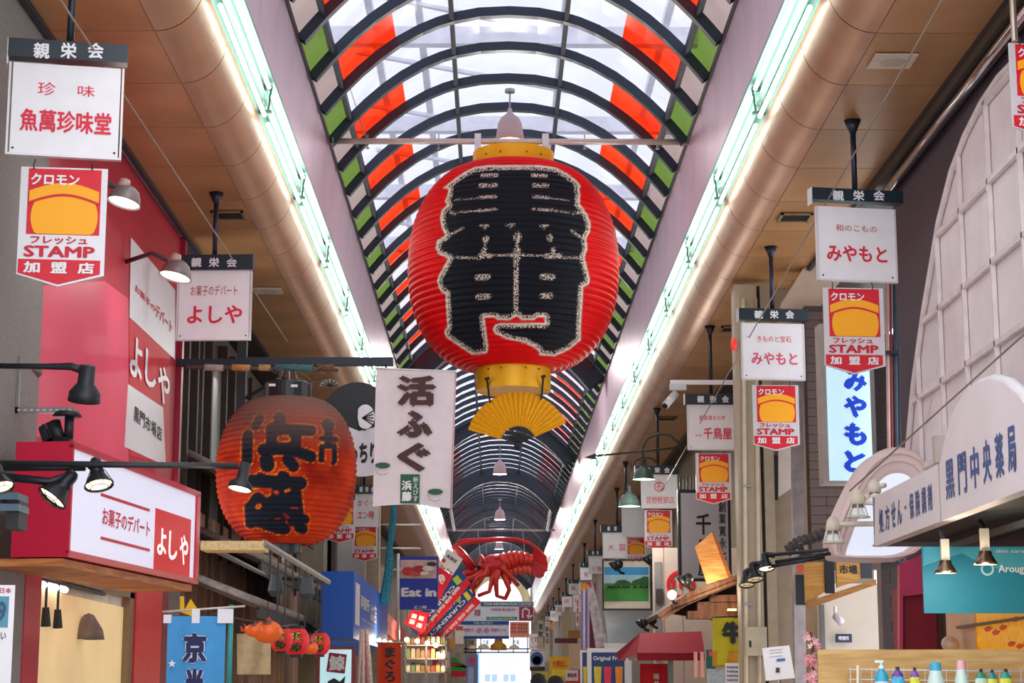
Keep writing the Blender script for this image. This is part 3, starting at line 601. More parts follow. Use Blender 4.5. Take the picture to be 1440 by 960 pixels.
# storefront below
SX = -3.9
f = Frame('sweet_shop', 'red framed sweet shop front with a cream lit window', 'shop front', 25, 960, X=SX, rz=90)
def uz(px, py): return f.uv(px, py)
ztop = uz(48, 797)[1]; zb_ = -1.6
u = [uz(x, 880)[0] for x in (25, 48, 178, 184, 221, 236)]
obj('red_column', M().box((u[0], -.05, zb_), (u[1], .1, ztop + .9)), mat('b81f38', .4, var=.06), f.root)
obj('red_column', M().box((u[3], -.05, zb_), (u[4], .1, ztop + .25)), mat('d42a30', .4, var=.06), f.root)
obj('dark_red_column', M().box((u[4], 0, zb_), (u[5], .2, ztop + .25)), mat('7c1220', .5), f.root)
obj('window_frame', M().box((u[1], -.03, ztop - .06), (u[3], .05, ztop + .04)).box((u[2], -.03, zb_), (u[3], .05, ztop)), mat('8a7358', .4, .4), f.root)
obj('poster', M().box((u[1], .04, zb_), (u[2], .06, ztop - .16)), mat('f2d69c', .5, em=.25, var=.12, scale=1.2), f.root)
obj('interior_wall', M().box((u[1], .06, zb_), (u[2], .09, ztop)), mat('e8e0d0', .6), f.root)
obj('ceiling_tube', M().cyl((u[1] + .1, .0, ztop - .13), (u[1] + 1.1, .0, ztop - .13), .03, 8), mat('ffffff', .4, em=3, var=0), f.root)
obj('track_rail', M().box((u[1], -.02, ztop - .1), (u[1] + 2.8, .02, ztop - .07)), INK, f.root)
for a in (.3, .75): obj('pendant_spot', M().cyl((u[1] + a, -.02, ztop - .1), (u[1] + a, -.02, ztop - .32), .012, 6).cyl((u[1] + a, -.02, ztop - .32), (u[1] + a + .03, -.02, ztop - .48), .03, 10, .045), INK, f.root)
obj('grey_shade', M().lathe([(0, 0), (.05, -.02), (.14, -.16), (.16, -.25), (.13, -.25)], 16, (u[1] + 2.0, -.03, ztop - .3)), mat('7c7068', .4), f.root, True)
# pale notice at the lower left edge
f = Frame('paper_notice', 'white paper notice with blue figure at the lower left edge', 'notice', -14, 960, Y=12.6, rz=14)
f.box('paper', -14, 822, 18, 975, WHITE, 0, .01); f.box('blue_panel', -12, 838, 12, 882, mat('4f93a8', .6), -.004, 0)
f.text('9', -4, 845, 8, 874, mat('1c4c6c', .5), -.008, .04); f.text('の日本', -10, 826, 16, 834, mat('b03020', .5), -.004); f.text('祝い', -8, 887, 8, 900, INK, -.004)
f = Frame('metal_bracket_box', 'blue grey metal shutter box end at the left edge', 'bracket', -10, 745, Y=13.0)
f.box('plate', -10, 692, 25, 702, mat('5c7486', .4, .3), 0, .3); f.box('plate', -10, 708, 26, 718, mat('5c7486', .4, .3), 0, .3); f.box('box', 6, 702, 24, 742, mat('262a30', .5), .05, .3)
pp = at(20, 520, 15.4)
o = obj('drain_pipe', M().tube([at(-20, 478, 14.5), at(20, 505, 15.2), at(52, 523, 15.7)], .05, 12), mat('77706c', .4, .5), None, True); tag(o, 'grey round pipe end sticking out of the stucco wall', 'pipe')
# slotted bracket carrying two black flood lamps
f = Frame('slotted_bracket', 'slotted steel angle bracket on the stucco wall at the left', 'bracket', 14, 580, Y=15.0)
f.box('upright', 16, 500, 27, 580, STEEL, 0, .04); f.box('arm', 14, 572, 105, 580, STEEL, 0, .04)
m = M()
for q in range(9): u0, v0 = f.uv(24 + 9 * q, 577.5); m.box((u0, -.003, v0), (u0 + .026, 0, v0 + .014))
obj('slots', m, mat('e4c8c4', .5), f.root)
p = at(92, 645, 14.7); S = 22 * 14.7 / FPX
t = thing('flood_lamp', 'large matt black dome flood lamp hanging under the slotted bracket', 'lamp', p)
T = Matrix.Rotation(math.radians(-22), 3, 'Y') @ Matrix.Rotation(math.radians(-12), 3, 'X')
BM = mat('26292e', .45, .2)
obj('dome', M().lathe([(0, 1.5 * S), (.5 * S, 1.42 * S), (.9 * S, 1.05 * S), (1.12 * S, .5 * S), (1.2 * S, 0), (1.26 * S, -.06 * S), (1.16 * S, -.04 * S), (.8 * S, .9 * S), (0, 1.2 * S)], 32, (0, 0, 0), T), BM, t, True)
m = M().lathe([(0, 0), (.42 * S, 0), (.46 * S, 1.3 * S), (.1 * S, 1.4 * S)], 20, (-.45 * S, 0, 1.2 * S), T)
obj('driver_body', m, BM, t, True)
m = M()
for k_ in range(10): a = 2 * PI * k_ / 10; q = Vector((.47 * S * math.cos(a) - .45 * S, .47 * S * math.sin(a), 0)); m.cyl(T @ (q + Vector((0, 0, 1.5 * S))) , T @ (q + Vector((0, 0, 2.6 * S))), .02, 4)
obj('cooling_fin', m, INK, t)
obj('neck', M().cyl((.15 * S, 0, 1.2 * S), (.15 * S, 0, 2.9 * S), .3 * S, 14).lathe([(0, 0), (.95 * S, 0), (.75 * S, .3 * S), (0, .3 * S)], 20, (.0 * S, 0, 2.75 * S)), BM, t, True)
obj('lens', M().lathe([(0, .02), (1.12 * S, .02)], 24, (0, 0, 0), T), mat('b9b4c8', .2), t)
p = at(120, 545, 14.2); S = 20 * 14.2 / FPX
t = thing('track_lamp', 'black cylindrical spotlight on a horizontal arm before the pink panel', 'lamp', p); T = Matrix.Rotation(math.radians(8), 3, 'Y') @ Matrix.Rotation(math.radians(18), 3, 'X')
obj('barrel', M().lathe([(0, 1.6 * S), (.55 * S, 1.6 * S), (.6 * S, .3 * S), (.7 * S, .2 * S), (1.1 * S, -.35 * S), (1.15 * S, -1.0 * S), (1.0 * S, -1.0 * S), (0, -.8 * S)], 28, (0, 0, 0), T), BM, t, True)
obj('arm', M().tube([Vector((0, 0, 1.2 * S)), at(100, 515, 14.2) - p, at(60, 515, 14.2) - p, at(-20, 514, 14.2) - p], [.035, .03, .022, .022], 8), BM, t, True)
# long arm lamps
cage_lamp(2, 684, 12.6, 36, 20, 'caged lamp half cut off at the left edge', 0, [(-8, 655, 12.6), (-20, 655, 12.6)])
cage_lamp(74, 699, 13.0, 46, -35, 'caged black lamp tipped left before the red box side', 0, [(70, 677, 13.0), (-15, 668, 13.0)])
cage_lamp(139, 681, 13.0, 40, 14, 'caged black lamp shining right under the long pipe arm', 0, [(128, 657, 13.0)])
o = obj('lamp_arm', M().tube([at(-20, 651, 13.0), at(335, 655, 13.0)], .022, 8), BM, None, True); tag(o, 'long thin black pipe arm crossing in front of the sweet shop sign', 'pipe')
o = obj('lamp_arm', M().tube([at(-20, 657, 13.1), at(120, 657, 13.1)], .026, 8), BM, None, True); tag(o, 'short second black pipe below the long arm at the left', 'pipe')
p = at(337, 688, 13.0); S = 17 * 13 / FPX
t = thing('spot_lamp', 'small black spotlight at the pipe end before the black-lettered lantern', 'lamp', p); T = Matrix.Rotation(math.radians(10), 3, 'Y') @ Matrix.Rotation(math.radians(-10), 3, 'X')
obj('barrel', M().lathe([(0, 2.3 * S), (.45 * S, 2.3 * S), (.5 * S, .9 * S), (1.0 * S, .45 * S), (1.05 * S, 0), (.95 * S, 0), (.5 * S, .6 * S), (0, .7 * S)], 24, (0, 0, 0), T), BM, t, True)
obj('bulb_face', M().lathe([(0, .1 * S), (.92 * S, .05 * S)], 20, (0, 0, 0), T), mat('ffcf80', .4, em=2.5, var=0), t)
# white enamel shade lamps high on the left
def shade_lamp(px, py, Y, wpx, label):
    p = at(px, py, Y); S = wpx * Y / FPX / 2; t = thing('shade_lamp', label, 'lamp', p)
    T = Matrix.Rotation(math.radians(12), 3, 'Y') @ Matrix.Rotation(math.radians(-8), 3, 'X')
    obj('shade', M().lathe([(0, 1.1 * S), (.4 * S, 1.05 * S), (.7 * S, .8 * S), (.85 * S, .5 * S), (1.0 * S, .0), (.94 * S, 0), (.7 * S, .5 * S), (0, .6 * S)], 28, (0, 0, 0), T), mat('8f8080', .35, .2), t, True)
    obj('bulb_face', M().lathe([(0, .02), (.93 * S, .015)], 24, (0, 0, 0), T), mat('fffdf4', .4, em=3.5, var=0), t)
    obj('cap', M().lathe([(0, 1.5 * S), (.3 * S, 1.45 * S), (.38 * S, 1.0 * S), (.1 * S, .9 * S)], 16, (-.25 * S, -.2 * S, 0), T), mat('c9a69c', .35), t, True)
    obj('arm', M().tube([Vector((-.1, .1, 1.2 * S)), Vector((-.3, .3, 1.9 * S)), Vector((-.62, .5, 1.6 * S))], .025, 8), mat('5a5256', .4), t, True)
shade_lamp(174, 286, 15.6, 50, 'grey enamel shade lamp glowing high beside the first stamp board')
shade_lamp(246, 390, 18.8, 48, 'grey enamel shade lamp glowing beside the よしや hanging sign')
# ================================================================ left: fugu restaurant
f2x = at(403, 660, 22.3)
ct = at(403, 556, 21.9).z; cb_ = at(403, 766, 21.9).z
def cap2(x, y): return (300 + x / 6.857, 560 + y / 6.857)
def cap3(x, y): return (300 + x / 6.857, 660 + y / 6.857)
ST1 = [(*cap2(*q[:2]), *cap2(*q[2:4]), q[4] / 6.857) for q in [(450, 190, 405, 270, 34), (335, 345, 335, 380, 38), (330, 380, 325, 590, 46), (640, 190, 640, 300, 52), (560, 290, 940, 310, 46), (565, 320, 565, 480, 52), (790, 320, 790, 480, 52), (480, 495, 740, 480, 50), (740, 490, 940, 560, 48), (515, 600, 520, 640, 64), (720, 590, 770, 650, 52),
        (1100, 250, 1110, 260, 50), (1110, 320, 1110, 400, 34), (1045, 385, 1180, 395, 18), (1045, 470, 1042, 590, 22), (1090, 455, 1165, 460, 20), (1165, 460, 1168, 600, 18), (1150, 625, 1168, 610, 12)]] + \
      [(*cap3(*q[:2]), *cap3(*q[2:4]), q[4] / 6.857) for q in [(370, 110, 840, 130, 56), (660, 50, 700, 60, 32), (450, 60, 480, 70, 26), (430, 290, 380, 360, 62), (350, 360, 360, 520, 44), (480, 300, 500, 420, 40), (400, 430, 520, 430, 34), (400, 500, 520, 530, 44), (640, 170, 620, 540, 72), (760, 190, 790, 470, 80), (560, 300, 560, 550, 40), (830, 480, 880, 480, 42), (660, 570, 690, 570, 48), (830, 560, 860, 570, 44), (500, 540, 560, 560, 34)]]
HOL = [(*cap2(640, 390), *cap2(720, 395), 30 / 6.857), (*cap3(430, 360), *cap3(440, 350), 26 / 6.857), (*cap3(595, 215), *cap3(615, 225), 16 / 6.857), (*cap3(700, 210), *cap3(730, 195), 16 / 6.857), (*cap3(600, 480), *cap3(640, 470), 6 / 6.857), (*cap3(680, 430), *cap3(725, 460), 6 / 6.857), (*cap3(750, 370), *cap3(810, 375), 6 / 6.857)]
def paint_two(px, py):
    d = np.full(px.shape, 1e9)
    for x0, y0, x1, y1, r in ST1: d = np.minimum(d, segdist(px, py, x0, y0, x1, y1) - r)
    h = np.full(px.shape, 1e9)
    for x0, y0, x1, y1, r in HOL: h = np.minimum(h, segdist(px, py, x0, y0, x1, y1) - r)
    d = np.maximum(d - .9, -h); blk = np.clip(.5 - d, 0, 1); ed = np.clip(.6 - np.abs(d - 1.6), 0, .6) / .6
    return np.stack([blk, ed * (1 - blk), ed * 0], 1)
lan2 = thing('paper_lantern', 'weathered orange red lantern with bold black 浜藤 lettering', 'lantern', (f2x.x, 22.3, cb_))
L2 = paint_mat('old_lantern_paper', '8a1c0e', 'cc3c14', 'e8a22c', '1a1f2a', .7, False, .85, 1.05, 1.6)
lantern_body(np.array([f2x.x, 22.3, cb_]), .05, ct - cb_, .815, .24, .3, 34, 300, 5, .02, L2, lan2, paint_two)
obj('top_cap', M().lathe([(.2, ct - cb_ - .03), (.28, ct - cb_ - .03), (.28, ct - cb_ + .2), (.24, ct - cb_ + .22), (0, ct - cb_ + .22)], 36), mat('1b2128', .35), lan2)
obj('bottom_cap', M().lathe([(0, -.06), (.2, -.06), (.2, .06), (.1, .06)], 36), mat('20262c', .4), lan2)
obj('cap_label', M().box((-.2, -.285, ct - cb_ + .13), (-.12, -.27, ct - cb_ + .16)).box((.06, -.285, ct - cb_ + .12), (.14, -.27, ct - cb_ + .15)), WHITE, lan2)
obj('hanging_chain', M().cyl((0, 0, ct - cb_ + .2), (0, 0, ct - cb_ + .42), .02, 6).cyl((-.12, 0, ct - cb_ + .2), (-.05, 0, ct - cb_ + .42), .01, 6).cyl((.12, 0, ct - cb_ + .2), (.05, 0, ct - cb_ + .42), .01, 6), STEEL, lan2)
# dark beam and rope wound pole that carry it
f = Frame('support_beam', 'dark steel beam holding the fugu banner over the lantern', 'beam', 335, 517, Y=22.6)
f.box('beam', 338, 503, 553, 514, SLATE, -.06, .06); f.box('post', 332, 470, 345, 640, INK, 0, .1)
u0, v0 = f.uv(338, 509); obj('wall_arm', M().box((u0 - .9, -.05, v0 - .05), (u0, .05, v0 + .03)), SLATE, f.root)
f.tube('brace', [(345, 560), (395, 530)], .02, INK)
f.tube('hook', [(543, 512), (543, 521)], .012, INK)
p = thing('bamboo_pole', 'rope-wound bamboo pole tied above the lantern', 'pole', at(262, 516, 22.1)); b0 = at(262, 516, 22.1)
obj('pole', M().tube([Vector((0, 0, 0)), at(476, 520, 22.1) - b0], .022, 8), mat('55443a', .6), p)
for k_, (xa, xb, cc) in enumerate([(288, 314, 'b9a8a0'), (326, 352, 'c08a50'), (364, 380, 'b8905c'), (386, 440, '3f6f74'), (446, 470, '6b4a34')]):
    obj('wrapping', M().tube([at(xa, 516.3, 22.1) - b0, at(xb, 517.5, 22.1) - b0], .04, 8), mat(cc, .8, var=.4, scale=60), p, True)
m = M()
for k_ in range(26):
    x = random.uniform(386, 460); y = random.uniform(514, 540); m.tube([at(x, y, 22.0) - b0, at(x + random.uniform(-12, 12), y + random.uniform(-8, 10), 22.05) - b0], .006, 4)
o = obj('tangled_wire', m, mat('6a5c50', .6), p); o['kind'] = 'stuff'
# banner
f = Frame('fabric_banner', 'white cloth banner reading 活ふぐ in dark brown', 'banner', 525, 714, Y=22.0, rz=3)
nx, nz = 14, 22; m = M(); v = []
for j in range(nz + 1):
    for i in range(nx + 1):
        tx, tz = i / nx, j / nz; px = (529 + 111 * tx) * (1 - tz) + (524 + 112 * tx) * tz; py = (518 + 4 * tx) * (1 - tz) + (712 + 3 * tx - 4 * math.sin(PI * tx)) * tz
        a, b = f.uv(px, py); v.append((a, .02 * math.sin(5 * tx + 3 * tz) * tz, b))
m.add(v, [(j * (nx + 1) + i, (j + 1) * (nx + 1) + i, (j + 1) * (nx + 1) + i + 1, j * (nx + 1) + i + 1) for j in range(nz) for i in range(nx)])
obj('cloth', m, mat('e4dce0', .85, var=.04, bump=.3), f.root, True)
BR = mat('4a2a2a', .7)
f.text('活', 558, 528, 613, 572, BR, -.035, .06); f.text('ふ', 558, 577, 608, 616, BR, -.035, .08); f.text('ぐ', 558, 622, 606, 664, BR, -.035, .07)
f.box('green_label', 563, 667, 590, 708, mat('1e5a3a', .6), -.032, -.026)
f.text('新えびす', 581, 670, 588, 706, WHITE, -.036, .01, True); f.text('浜藤', 565, 675, 579, 706, WHITE, -.036, .04, True)
for (x, y) in ((538, 657), (612, 694)):
    u0, v0 = f.uv(x, y); e = []
    m = M(); m.prism([(u0 + .09 * math.cos(a), v0 + .035 * math.sin(a) + .02) for a in np.linspace(0, 2 * PI, 14, endpoint=False)], -.034, -.03); obj('fish_print', m, mat('2c5a48', .7), f.root)
    obj('fish_belly_line', M().tube([(u0 + .09 * math.cos(a), -.033, v0 + .09 * math.sin(a)) for a in np.linspace(PI, 1.75 * PI, 10)], .004, 4), mat('8a9a94', .7), f.root)
f.tube('top_rod', [(527, 518), (642, 522)], .012, WHITEM, -.0)
f.tube('side_rod', [(641, 522), (634, 716)], .01, mat('c8a0a0', .5), 0)
# fugu shaped sign
f = Frame('pufferfish_sign', 'round black and white pufferfish board behind the fugu banner', 'sign', 500, 672, Y=24.4)
def ell(cx, cy, rx, ry, a0=0, a1=360, n=36): return [(cx + rx * math.cos(math.radians(a0 + (a1 - a0) * k / n)), cy - ry * math.sin(math.radians(a0 + (a1 - a0) * k / n))) for k in range(n + (a1 - a0 < 360))]
f.poly('fish_body', ell(503, 603, 56, 66), mat('11181c', .4), 0, .12)
f.poly('fish_belly', ell(508, 630, 50, 40, 180, 360) + [(555, 612), (530, 600), (505, 606), (480, 596)], mat('d4d3da', .5), -.01, 0)
f.poly('fish_fin', ell(514, 586, 13, 17), WHITE, -.03, -.01); f.poly('top_fin', ell(464, 543, 14, 10, 0, 180) , mat('8c867e', .5), -.02, .0)
m = M(); strokes(m, f, [[(464, 543), (464 + 12 * math.cos(a), 543 - 9 * math.sin(a))] for a in np.linspace(.2, 2.9, 6)], .008, -.024); obj('fin_line', m, INK, f.root)
m = M()
for a in range(-2, 3): strokes(m, f, [[(510, 588), (525, 588 + 5 * a)]], .008, -.034)
strokes(m, f, [[(503, 572), (502, 588), (505, 602), (514, 605)]], .01, -.034); obj('fin_line', m, INK, f.root)
f.text('っちり', 492, 622, 530, 652, INK, -.014, .06)
# timber front
WX = -4.75 + .03
f = Frame('timber_shop_front', 'old dark timber shop front with tiled pent roofs behind the lantern', 'shop front', 251, 960, X=-4.0, rz=90)
uA = 0; UL = 17.0
H_ = lambda py, px=251: f.uv(px, py)[1]
GL = mat('7d8680', .3, var=.15, scale=1); TIM = mat('4a3c34', .7, var=.3, scale=4)
obj('wall_base', M().box((.0, .12, -1.6), (UL, .2, H_(372))), TIM, f.root)
zt0 = H_(400) ; 
us = [f.uv(x, 600)[0] for x in (252, 262, 275, 282, 295, 316, 328, 345, 352, 375, 398, 420)]
for i in range(0, len(us) - 1, 2):
    obj('frosted_pane', M().box((us[i], .06, H_(700)), (us[i + 1], .1, H_(440))), GL, f.root)
for i in range(len(us)): obj('timber_post', M().box((us[i] - .05, -.02, H_(760)), (us[i] + .07, .12, H_(400))), mat('3a2e28', .6, var=.2), f.root)
obj('paper_note', M().box((us[2] + .1, .04, H_(640)), (us[3] + .35, .06, H_(520))), mat('c8cce0', .6), f.root)
# vertical planks
y = .3
while y < UL: obj('plank', M().box((y, .02, H_(960)), (y + .27, .12, H_(700))), mat(random.choice(['a07862', 'b48a70', '8a6a58']), .75, var=.25, scale=8), f.root); y += .29
TILE = mat('9a908a', .8, var=.3, scale=10); 
for (z0, out, u0, u1) in ((H_(672), .75, .2, 9.5), (H_(775), .85, 1.2, 11), (H_(848), .95, .3, 12)):
    u_ = u0; rf = obj('pent_roof', M().add([(u0, .1, z0 + .42), (u1, .1, z0 + .42), (u1, -out, z0), (u0, -out, z0), (u0, .1, z0 + .36), (u1, .1, z0 + .36), (u1, -out, z0 - .06), (u0, -out, z0 - .06)], [(0, 3, 2, 1), (4, 5, 6, 7), (3, 7, 6, 2), (0, 4, 7, 3), (1, 2, 6, 5)]), mat('4a3a30', .8, var=.2), f.root)
    tm_ = mesh('tile', M().tube([(0, .1, .45), (0, -out - .03, .03)], .05, 7), TILE, True)
    while u_ < u1: link('tile', tm_, rf, (u_, 0, z0)); u_ += .2
    obj('fascia_board', M().box((u0, -out - .01, z0 - .16), (u1, -out + .03, z0 - .03)), mat('2b2624', .6), f.root)
# linking end wall toward the sweet shop
obj('end_wall', M().box((-.05, -.0, -1.5), (0, .9, H_(372))), TIM, f.root)
# flat awning frame
f = Frame('awning_frame', 'thin flat awning frame with pale edge below the lettered lantern', 'awning', 280, 815, Y=18.8)
a = [at(282, 763, 18.6), at(371, 763, 18.6), at(462, 818, 25.0), at(380, 812, 27.0)]; m = M(); q = [p - f.o for p in a]
obj('back_rail', M().tube([q[0] , q[3]], .03, 6).tube([q[3], q[2]], .03, 6), mat('5c544e', .5), f.root)
obj('pale_edge', M().box((q[0].x, min(q[0].y, q[1].y), q[0].z - .07), (q[1].x, min(q[0].y, q[1].y) + .4, q[0].z + .02)), mat('d8c48a', .6, var=.2, scale=30), f.root); obj('side_edge', M().tube([q[1], q[2]], .035, 6), mat('8c857c', .5), f.root)
for k_ in range(9):
    p = q[1] + (q[2] - q[1]) * (.08 + k_ * .1); obj('drop_chain', M().cyl(p, p - Vector((0, 0, .35 + .3 * (k_ % 3))), .01, 5), INK, f.root)
for px, py in ((388, 818), (432, 822)):
    p = at(px, py, 21) - f.o; obj('hanging_fitting', M().lathe([(0, .12), (.06, .08), (.09, -.1), (.05, -.16), (0, -.16)], 12, p), mat('2e3a40', .5), f.root)
# blue inset and beige column behind
wallbox('wall_left_pier', (-3.75, 36.3, 0), (-3.3, 37.0, 4.6), mat('8c8472', .7), 'beige pier behind the lettered lantern')
# ================================================================ lower left row
def cloth(name, f, x0, y0, x1, y1, mt, wav=.02, y=0, nx=12, nz=12, skew=0):
    v = []
    for j in range(nz + 1):
        for i in range(nx + 1):
            tx, tz = i / nx, j / nz; a, b = f.uv(x0 + (x1 - x0) * tx + skew * tz, y0 + (y1 - y0) * tz); v.append((a, y + wav * math.sin(9 * tx + 2 * tz), b))
    return obj(name, M().add(v, [(j * (nx + 1) + i, (j + 1) * (nx + 1) + i, (j + 1) * (nx + 1) + i + 1, j * (nx + 1) + i + 1) for j in range(nz) for i in range(nx)]), mt, f.root, True)
f = Frame('noren_banner', 'sky blue cloth banner with white-edged navy 京半 lettering', 'banner', 232, 985, Y=16.0, rz=6)
cloth('cloth', f, 236, 866, 318, 1000, mat('4a9fdc', .8, var=.04, bump=.2), .015, 0, 16, 8, -4)
for i, x in enumerate((230, 270, 306, 317)): f.box('white_tab', x, 856 + (8 if i == 0 else 0), x + 11, 876, WHITE, -.02, .015)
f.tube('cross_rod', [(228, 860), (345, 852)], .009, mat('d8c8b8', .5), 0); f.tube('teal_pole', [(325, 850), (321, 985)], .022, mat('2a9a9c', .4), .02)
NAVY = mat('1c2458', .7)
f.text('京', 257, 888, 291, 933, WHITE, -.022, .11); f.text('京', 258, 889, 290, 932, NAVY, -.03, .06)
f.text('半', 259, 938, 288, 985, WHITE, -.022, .11); f.text('半', 260, 939, 287, 984, NAVY, -.03, .06)
u0, v0 = f.uv(242, 933); star = [(u0 + (.035 if k_ % 2 == 0 else .015) * math.cos(PI * k_ / 5 + .3), v0 + (.035 if k_ % 2 == 0 else .015) * math.sin(PI * k_ / 5 + .3)) for k_ in range(10)]; obj('maple_print', M().prism(star, -.026, -.018), WHITE, f.root)
f = Frame('yellow_sign', 'small yellow folded board beside the red column', 'sign', 252, 868, Y=18.5); f.poly('board', [(253, 838), (258, 838), (259, 858), (268, 842), (277, 856), (270, 866), (253, 860)], mat('f0c814', .5), 0, .03)
# string of small lanterns and pufferfish floats
def small_lantern(px, py, Y, wpx, label, txt=True):
    p = at(px, py, Y); S = wpx * Y / FPX / 2; t = thing('small_lantern', label, 'lantern', p, 0, 'small red lanterns under the timber eaves')
    prof = []; n_ = 10
    for k_ in range(n_ * 4 + 1):
        z = -1.0 + 2.0 * k_ / (n_ * 4); prof.append(((.45 + .55 * (1 - z * z) ** .6 + .02 * abs(math.sin(PI * k_ / 4))) * S, z * S))
    obj('paper_body', M().lathe(prof, 28), mat('d8141c', .5, em=.12, var=.06), t, True)
    obj('cap', M().lathe([(0, 1.2 * S), (.5 * S, 1.2 * S), (.5 * S, .95 * S)], 16), INK, t); obj('cap', M().lathe([(.5 * S, -.95 * S), (.5 * S, -1.2 * S), (0, -1.2 * S)], 16), INK, t)
    obj('wire', M().cyl((0, 0, 1.1 * S), (0, 0, 1.9 * S), .006, 5), INK, t)
    if txt:
        for bold, mt, rr, dx in ((.13, mat('e8c020', .5, var=0), 1.03, 0), (.03, INK, 1.06, 0)):
            m = M(); textm(m, '浜藤', -.55, -.85, .55, .85, 0, bold, True); m.v = [(rr * S * math.sin(a) * (.45 + .55 * max(0, 1 - c * c) ** .6), -rr * S * math.cos(a) * (.45 + .55 * max(0, 1 - c * c) ** .6), c * S) for a, b, c in m.v]; obj('lettering', m, mt, t)
small_lantern(396, 900, 19.0, 31, 'small red 浜藤 lantern behind the orange float fish')
small_lantern(417, 902, 20.5, 36, 'small red 浜藤 lantern in the middle of the row')
small_lantern(449, 905, 23.5, 30, 'small red 浜藤 lantern nearest the blue box sign')
def fish(px, py, Y, wpx, label):
    p = at(px, py, Y); S = wpx * Y / FPX / 2; t = thing('pufferfish_float', label, 'decoration', p, 0, 'orange pufferfish floats'); O_ = mat('f06a1c', .35, var=.15, scale=5)
    obj('body', M().lathe([(0, -1.0 * S)] + [(S * .72 * math.sin(a), -S * math.cos(a) * .95) for a in np.linspace(.15, PI - .15, 12)] + [(.14 * S, 1.05 * S), (0, 1.1 * S)], 20, (0, 0, 0), Matrix.Rotation(-PI / 2, 3, 'Y')), O_, t, True)
    obj('tail', M().prism([(-.9 * S, .05 * S), (-1.5 * S, .5 * S), (-1.35 * S, 0), (-1.5 * S, -.1 * S), (-.9 * S, -.15 * S)], -.05 * S, .05 * S), mat('c8421c', .4), t)
    obj('fin', M().prism([(-.3 * S, .6 * S), (.1 * S, .95 * S), (.35 * S, .6 * S)], -.04 * S, .04 * S), mat('c8421c', .4), t); obj('back', M().lathe([(0, .75 * S), (.3 * S, .72 * S), (.55 * S, .5 * S), (.6 * S, .42 * S)], 16), mat('7a4434', .5, var=.3), t, True)
    obj('wire', M().cyl((0, 0, .6 * S), (0, 0, 1.9 * S), .006, 5), INK, t)
fish(376, 888, 18.6, 44, 'large orange pufferfish float at the near end of the lantern row'); fish(357, 886, 18.2, 26, 'smaller orange pufferfish float left of the large one'); fish(436, 911, 22.0, 24, 'orange pufferfish float low between the red lanterns')
o = obj('lantern_wire', M().tube([at(x_, y_, Y_) for x_, y_, Y_ in ((300, 862, 17.4), (357, 874, 18.2), (376, 872, 18.6), (396, 880, 19.0), (417, 878, 20.5), (436, 896, 22.0), (449, 885, 23.5), (440, 880, 26))], .008, 5), INK); tag(o, 'dark wire carrying the small red lanterns and float fish', 'wire')
f = Frame('hanging_curtain', 'pale brown slatted cloth curtain below the timber eave', 'curtain', 332, 960, Y=24.5); cloth('cloth', f, 333, 888, 381, 948, mat('b09a72', .9, var=.15, scale=12), .03, 0, 24, 6)
obj('rail', M().tube([(f.uv(328, 889)[0], 0, f.uv(328, 889)[1]), (f.uv(384, 889)[0], 0, f.uv(384, 889)[1])], .015, 6), INK, f.root)
# blue box sign
f = Frame('box_sign', 'large bright blue box sign with white lettering on its side', 'sign', 450, 898, Y=30.0)
u1, v1 = f.uv(498, 803); u0, v0 = f.uv(450, 897); dpt = 9.5; BB = mat('1560cc', .4, var=.08, scale=1)
obj('box', M().box((u0, 0, v0), (u1, dpt, v1)), BB, f.root); obj('bottom_ledge', M().box((u0 - .02, -.05, v0 - .28), (u1 + .12, .4, v0 - .06)), mat('2a6fc8', .4), f.root)
f2 = Frame('x', '', '', 0, 0, Y=30, root=f.root); f2.o = f.o + Vector((u1, 0, 0)); f2.rz = PI / 2; f2.U = Vector((0, 1, 0)); f2.N = Vector((-1, 0, 0))
def side_lbl(name, tx, ax, ay, bx, by, mt):
    a, b = f2.uv(ax, ay); c, d = f2.uv(bx, by); m = M(); textm(m, tx, a, d, c, b, 0, .03) if tx else m.box((a, 0, d), (c, .004, b)); m.v = [(u1 + .006 - y_, x_, z_) for x_, y_, z_ in m.v]; obj(name, m, mt, f.root)
side_lbl('white_strip', '', 500, 818, 505, 880, WHITE); side_lbl('lettering', '両替所', 507, 835, 519, 862, WHITE); side_lbl('lettering', 'は店', 521, 846, 529, 878, WHITE); side_lbl('lettering', '06-6631', 508, 868, 528, 882, mat('a9c8ee', .5))
f = Frame('light_box_sign', 'pale cyan lit sign with a red seal and a whale, bottom left of centre', 'sign', 445, 965, Y=29.0)
f.box('box', 445, 909, 498, 980, mat('8a1c24', .4), 0, .3); f.box('lit_face', 450, 913, 494, 975, mat('bfe8ee', .4, em=.45, var=.03), -.02, 0)
f.poly('red_seal', [(463, 917), (488, 920), (485, 947), (459, 944)], mat('a01830', .5), -.03, -.02); f.text('鯨', 463, 921, 485, 943, WHITE, -.036, .05); f.poly('whale_print', [(462, 957), (470, 953), (478, 958), (486, 950), (484, 962), (470, 970), (458, 966)], mat('16242c', .5), -.03, -.02)
